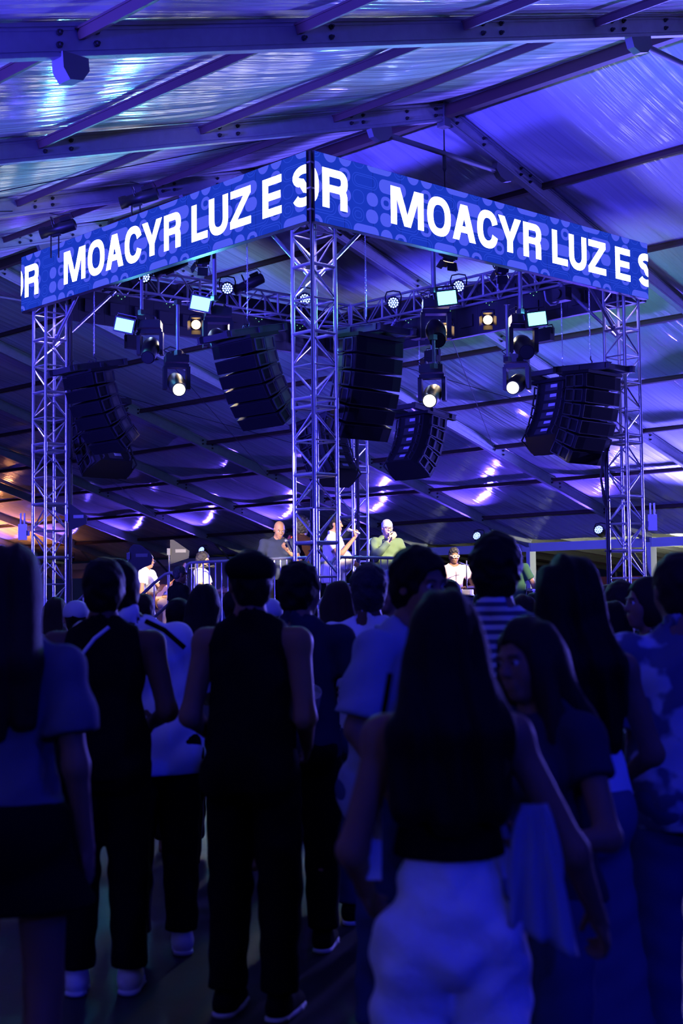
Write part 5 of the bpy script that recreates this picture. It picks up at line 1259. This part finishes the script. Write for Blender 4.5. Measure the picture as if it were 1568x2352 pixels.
# ------------------------------------------------------------------ the crowd on the floor
CG = 'audience standing before the stage'
def crowd(label, px, d, facing=AW, **k):
    k.setdefault('group', CG); k.setdefault('hv', .010); k.setdefault('shoes', BLK)
    return person(label, ground(px, d), 0, facing, **k)
def attach(name, mb, m, root, smooth=True):
    """mesh given in the figure's own 1.75 m frame"""
    o = mb.build(name, m, root, Matrix.Scale(root['_S'], 4), smooth); return o
# woman at the left edge
p = crowd('woman with long dark hair at the left edge, pale open-backed top and black skirt', 22, 4.05, AW - .1, h=1.76, sex='f', build=.88, top=dict(mat=C_('pale_lilac', (.12, .12, .15)), sleeve=.34, hem=.93, loose=.03, fold=.006), bottom=dict(mat=BLK, kind='skirt', end=.72, hemr=.20, name='skirt'), hair=dict(kind='longback', mat=H_BRN, len=1.22, width=.12, noise=.005), skin='brown', head=(.1, 0, .05))
# man in a black tank
p = crowd('man in a black sleeveless top with a pale strap edge, second from the left', 238, 5.75, AW + .05, h=1.77, top=dict(mat=BLK, kind='tank', sleeve=0, hem=.86, armw=.175), bottom=dict(mat=BLK), shoes=mat('shoe_white', (.6, .6, .6), .5), hair=dict(kind='short', mat=H_BLK), skin='dark', pose=dict(eR=(.265, -.06, 1.13), wR=(.18, .18, 1.06), eL=(-.25, -.03, 1.12), wL=(-.25, .03, .83)), build=1.02)
attach('strap', MB().path([(.035, -.115, 1.475), (-.02, -.135, 1.43), (-.075, -.14, 1.36), (-.115, -.135, 1.28), (-.135, -.12, 1.2)], .008, 6), W_TEE, p)
# white tee man
p = crowd('man in a white tee with a dark cross strap, third from the left', 362, 6.35, AW + .2, h=1.78, top=dict(mat=W_TEE, sleeve=.40, boxy=True, hem=.80, fold=.008, loose=.03), bottom=dict(mat=BLK), shoes=mat('shoe_white', (.6, .6, .6), .5), hair=dict(kind='short', mat=H_BLK, off=.016), skin='dark', pose=dict(eR=(.27, .10, 1.12), wR=(.20, .36, 1.10)), build=1.1, head=(.55, .05, -.12), lean=(-.27, 0))
attach('cross_strap', MB().path([(-.06, -.10, 1.48), (.02, -.135, 1.44), (.11, -.13, 1.36)], .012, 6), BLK, p)
# flat cap man
p = crowd('man in a black flat cap and black tank top with bare pale arms', 578, 5.4, AW - .3, h=1.79, top=dict(mat=BLK, kind='tank', sleeve=0, hem=.84, armw=.165, boxy=True), bottom=dict(mat=BLK), hair=dict(kind='short', mat=H_BLK, off=.007), skin='brown', extras=dict(flatcap=BLK), build=.92, head=(.55, 0, 0), pose=dict(eL=(-.235, -.05, 1.12), wL=(-.19, .16, 1.0), eR=(.225, -.04, 1.12), wR=(.16, .17, 1.0)))
# navy tee man
p = crowd('man in a dark blue tee right of the flat cap man, holding a pale cup', 684, 6.4, AW - .15, h=1.76, top=dict(mat=NAVY, sleeve=.3, boxy=True), bottom=dict(mat=BLK), hair=dict(kind='short', mat=H_BLK, off=.018, noise=.005), skin='brown', head=(-.45, .05, 0), pose=dict(eR=(.28, -.02, 1.14), wR=(.20, .24, 1.13)))
cu = empty('plastic_cup', pworld(p, (.20, .30, 1.14)), 0, 'pale plastic cup held by the man in dark blue', 'cup')
cu.location = at(717, 1609, 6.1)
MB().lathe([(.028, -.06), (.042, .06), (.040, .06), (.026, -.055), (.001, -.055)], 16, (camp - cu.location).normalized().lerp(Vector((0, 0, 1)), .45).to_track_quat('Z', 'Y').to_matrix(), cap=False).build('wall', mat('cup_white', (.6, .6, .65), .4), cu)
MB().lathe([(.001, .02), (.037, .02), (.037, .024), (.001, .024)], 16, (camp - cu.location).normalized().lerp(Vector((0, 0, 1)), .45).to_track_quat('Z', 'Y').to_matrix()).build('drink', mat('foam', (.5, .5, .5), .4), cu)
# white tee man, centre
p = crowd('man in a loose white tee at the centre, seen from behind', 848, 6.9, AW - .1, h=1.75, top=dict(mat=W_TEE, sleeve=.42, boxy=True, hem=.82, tilt=-.25, fold=.007, loose=.035), bottom=dict(mat=DENIM), hair=dict(kind='curly', mat=H_CUR, size=.018, noise=.005), skin='dark', build=1.0)
# moustached man facing the viewer
p = crowd('moustached man in an open-collared pale blue shirt turned towards the viewer', 898, 5.05, RIGHT - .75, h=1.77, top=dict(mat=LIGHTB, sleeve=.42, boxy=True, hem=.80, neck=.08, fold=.007, loose=.03, name='collared_shirt'), bottom=dict(mat=DENIM), hair=dict(kind='short', mat=H_BLK, off=.02, noise=.005), skin='brown', face=True, hv=.007, head=(-.1, .08, 0), extras=dict(moustache=H_BLK), lean=(0, .2), pose=dict(eR=(.26, .06, 1.13), wR=(.24, .2, .92)))
attach('collar', MB().path([(-.085, .0, 1.475), (-.075, .06, 1.47), (-.05, .10, 1.40), (-.10, .085, 1.40)], .012, 6).path([(.085, .0, 1.475), (.075, .06, 1.47), (.05, .10, 1.40), (.10, .085, 1.40)], .012, 6), LIGHTB, p).name = 'collar'
# grey-blond head between them
p = crowd('fair haired man half hidden behind the moustached man', 897, 8.0, LEFT + .9, h=1.76, top=dict(mat=GREY, sleeve=.3, boxy=True), bottom=dict(mat=BLK), hair=dict(kind='short', mat=H_GRY, off=.008), skin='brown', face=True, hv=.009, vox=.02)
# near woman
p = crowd('woman with long dark hair in a black top and white trousers, nearest the viewer', 1022, 3.12, AW, h=1.61, sex='f', build=.84, glute_s=.55, vox=.015, hv=.008, top=dict(mat=BLK, kind='tank', sleeve=0, hem=1.115, armw=.15, vox=.012), bottom=dict(mat=WHITEP, fold=.009, waist=1.15, off=.016, flare=.03, vox=.011), hair=dict(kind='longback', mat=H_BLK, len=1.22, width=.14, noise=.004, tip=.05), skin='brown', pose=dict(eR=(.30, -.02, 1.12), wR=(.38, .12, .93), eL=(-.235, -.03, 1.13), wL=(-.20, .16, 1.0)), hand_curl=(.6, 1.2))
jc = empty('hanging_jacket', at(1226, 2010, 3.0), 0, 'pale jacket hanging from the near woman\'s right hand', 'jacket')
nx, ny = 14, 16; vs = []; fs = []
for i in range(nx + 1):
    for j in range(ny + 1):
        u, v = i / nx - .5, j / ny
        wd = .03 + .07 * v ** .8; fold = .02 * v * math.sin(u * 16) + .008 * math.sin(u * 31 + v * 5)
        vs.append(Vector((CR[0], CR[1], 0)) * (u * wd * 1.6 + .02 * v) + Vector((CF[0], CF[1], 0)) * fold + Vector((0, 0, .15 - .27 * v - .08 * v * (u + .3))))
for i in range(nx):
    for j in range(ny): a = i * (ny + 1) + j; fs.append((a, a + 1, a + ny + 2, a + ny + 1))
o = put('cloth', mesh_from(vs, fs, 'cloth', True), LIGHTB, jc); md = o.modifiers.new('thick', 'SOLIDIFY'); md.thickness = .012
bg = empty('tote_bag', at(851, 1905, 3.2), AW - PI / 2, 'pale bag hanging at the near woman\'s left side', 'bag')
MB().prism([(-.012, -.10), (.022, -.10), (.024, .05), (.022, .09), (-.022, .09), (-.02, -.02)], .16, Matrix(((1, 0, 0), (0, 0, -1), (0, 1, 0)))).build('pouch', W_TEE, bg)
bar('strap', (0, 0, .09), (.05, 0, .36), .007, BLK, bg); 
# woman facing left at right
ps = dict(eL=(-.30, .05, 1.12), wL=(-.22, .30, 1.12), eR=(.24, .03, 1.12), wR=(.22, .2, 1.05))
p = crowd('woman with dark shoulder-length hair facing left beside the near woman, holding a bottle', 1225, 3.75, LEFT + .75, h=1.54, sex='f', face=True, hv=.006, vox=.016, top=dict(mat=C_('dark_blue', (.03, .03, .05)), sleeve=.22, hem=.9, boxy=True), bottom=dict(mat=DENIM), hair=dict(kind='long', mat=H_BRN, len=1.22, width=.1, front=True, frontlen=1.25, noise=.004), skin='brown', pose=ps, head=(-.1, .12, .1), hand_curl=(1.15, .6), hand_n=((.6, -.1, .5), None))
bottle(pworld(p, (-.17, .39, 1.12)), 'clear bottle in the hand of the woman facing left', mat('bottle_clear', (.25, .27, .35), .08, spec=.8), (0, 0, 1), 1.1)
# striped shirt man
p = crowd('tall man in a pale striped shirt, right of centre, seen from behind', 1140, 5.3, AW - .2, h=1.82, top=dict(mat=STRIPE, sleeve=.42, boxy=True, fold=.006, loose=.03, hem=.8), bottom=dict(mat=DENIM), hair=dict(kind='tall', mat=H_BLK, off=.02, noise=.006), skin='brown', pose=dict(eR=(.33, -.02, 1.16), wR=(.36, .12, .98)), build=1.05)
# big hair woman
p = crowd('woman with very full dark hair and a pale strappy top on the right', 1306, 4.45, AW + .05, h=1.70, sex='f', top=dict(mat=W_TEE, kind='tank', sleeve=0, hem=.98, armw=.155), bottom=dict(mat=C_('dusk_blue', (.10, .11, .17)), kind='skirt', end=.22, hemr=.2, name='skirt'), hair=dict(kind='longback', mat=H_BLK, len=1.16, width=.135, off=.035, noise=.007, tip=.05), skin='brown', pose=dict(eR=(.27, .0, 1.12), wR=(.22, .2, 1.02)))
# woman in profile with patterned dress
p = crowd('woman in a patterned dress in profile facing left, far right', 1488, 6.5, LEFT + .1, h=1.68, sex='f', face=True, hv=.009, top=dict(mat=DRESS, sleeve=.2, hem=.86, boxy=True, name='dress_top'), bottom=dict(mat=DRESS, kind='skirt', end=.48, hemr=.22, name='dress_skirt'), hair=dict(kind='long', mat=H_BRN, len=1.25, front=False, width=.09), skin='brown', head=(.1, 0, 0))
# printed shirt man at the right edge
p = crowd('man in a printed short-sleeved shirt at the right edge', 1558, 4.85, AW + .15, h=1.74, top=dict(mat=PRINT, sleeve=.42, boxy=True, fold=.008, loose=.035, hem=.8), bottom=dict(mat=DENIM), shoes=mat('shoe_tan', (.4, .3, .2), .5), hair=dict(kind='short', mat=H_BRN), skin='brown', pose=dict(eL=(-.29, .0, 1.12), wL=(-.25, .24, 1.04)), build=1.08)
# people farther in, mostly heads between shoulders
mid = [
 (175, 8.6, 1.60, 'm', 'ballcap', 'person in a white cap low at the left, beside the left tower', AW + .3),
 (128, 10.5, 1.62, 'f', 'long', 'woman with dark hair left of the white cap', AW),
 (470, 7.9, 1.68, 'f', 'long', 'woman with reddish-lit brown hair between the white tee and the flat cap', AW - .2),
 (618, 8.2, 1.60, 'm', 'ballcap', 'person in a pale cap between the flat cap man and the man in dark blue', AW),
 (778, 7.3, 1.68, 'f', 'long', 'woman with dark hair left of the central white tee', AW + .1),
 (410, 8.8, 1.60, 'm', 'short', 'short dark haired man low behind the white tee', AW),
 (1030, 10.5, 1.70, 'm', 'curly', 'person with knotted dark hair just below the percussionist', AW),
 (1200, 8.6, 1.60, 'f', 'long', 'woman with dark hair right of the striped shirt man', AW + .2),
 (1226, 12.0, 1.62, 'm', 'short', 'small head far in beside the green-shirted musician', AW),
 (1394, 9.6, 1.64, 'm', 'curly', 'curly haired person right of the full haired woman', AW),
 (1424, 8.4, 1.66, 'm', 'curly', 'person with short curls in front of the right tower', AW + .2),
 (1408, 7.2, 1.56, 'f', 'long', 'woman with wavy hair below the curls by the right tower', AW),
 (1535, 8.0, 1.66, 'm', 'short', 'dark haired person behind the woman in profile', AW),
 (60, 9.0, 1.64, 'm', 'short', 'dark haired man behind the left edge woman', AW),
 (540, 9.4, 1.66, 'm', 'short', 'dark haired man deep in the crowd behind the flat cap', AW),
 (700, 9.8, 1.62, 'f', 'long', 'woman deep in the crowd before the nearest tower', AW),
 (960, 9.2, 1.62, 'm', 'short', 'dark haired man deep in the crowd at the centre', AW),
 (1110, 11.5, 1.64, 'f', 'long', 'woman deep in the crowd behind the striped shirt', AW),
 (1300, 9.9, 1.64, 'm', 'short', 'dark haired man deep in the crowd behind the full hair', AW),
 (330, 10.8, 1.64, 'm', 'short', 'dark haired man deep in the crowd before the stairs', AW),
 (870, 11.2, 1.66, 'f', 'long', 'woman deep in the crowd before the grey haired singer', AW),
]
for i, (px, d, h, sx, hk, lb, fc) in enumerate(mid):
    tm = (BLK, NAVY, GREY, DENIM)[i % 4]
    crowd(lb, px, d, fc, h=h, sex=sx, vox=.024, hv=.014, top=dict(mat=tm, sleeve=.3, boxy=True, vox=.022), bottom=dict(mat=BLK, vox=.024), hair=dict(kind='longback' if hk == 'long' else ('short' if hk == 'ballcap' else hk), mat=H_BRN if i % 3 == 1 else H_BLK, vox=.013, off=.016 if hk != 'ballcap' else .004), skin=('tan', 'brown', 'brown')[i % 3], hands=False, shoes=None, extras=dict(ballcap=M_cap) if hk == 'ballcap' else None)
# equipment cases far off at the left
for px, d, wd, ht, lb in ((243, 30, .9, 1.15, 'black equipment case far off right of the left tower'), (186, 31, 1.5, 1.5, 'wide dark bar cabinet with a yellowish front far off behind the left tower')):
    g = ground(px, d); o = empty('equipment_case', (g[0], g[1], 0), RZC, lb, 'case', 'cases far off at the left')
    MB().box((0, 0, ht / 2 + .3), (wd, .6, ht + .6)).build('body', M_blk, o)
    if wd > 1: MB().box((-.2, -.31, .8), (.5, .02, .9)).build('panel', mat('bar_panel', (.25, .2, .08), .6), o)
    for x in (-1, 1): MB().box((x * (wd / 2 - .02), -.305, ht / 2 + .3), (.03, .02, ht + .5)).build('edge', M_steel, o)
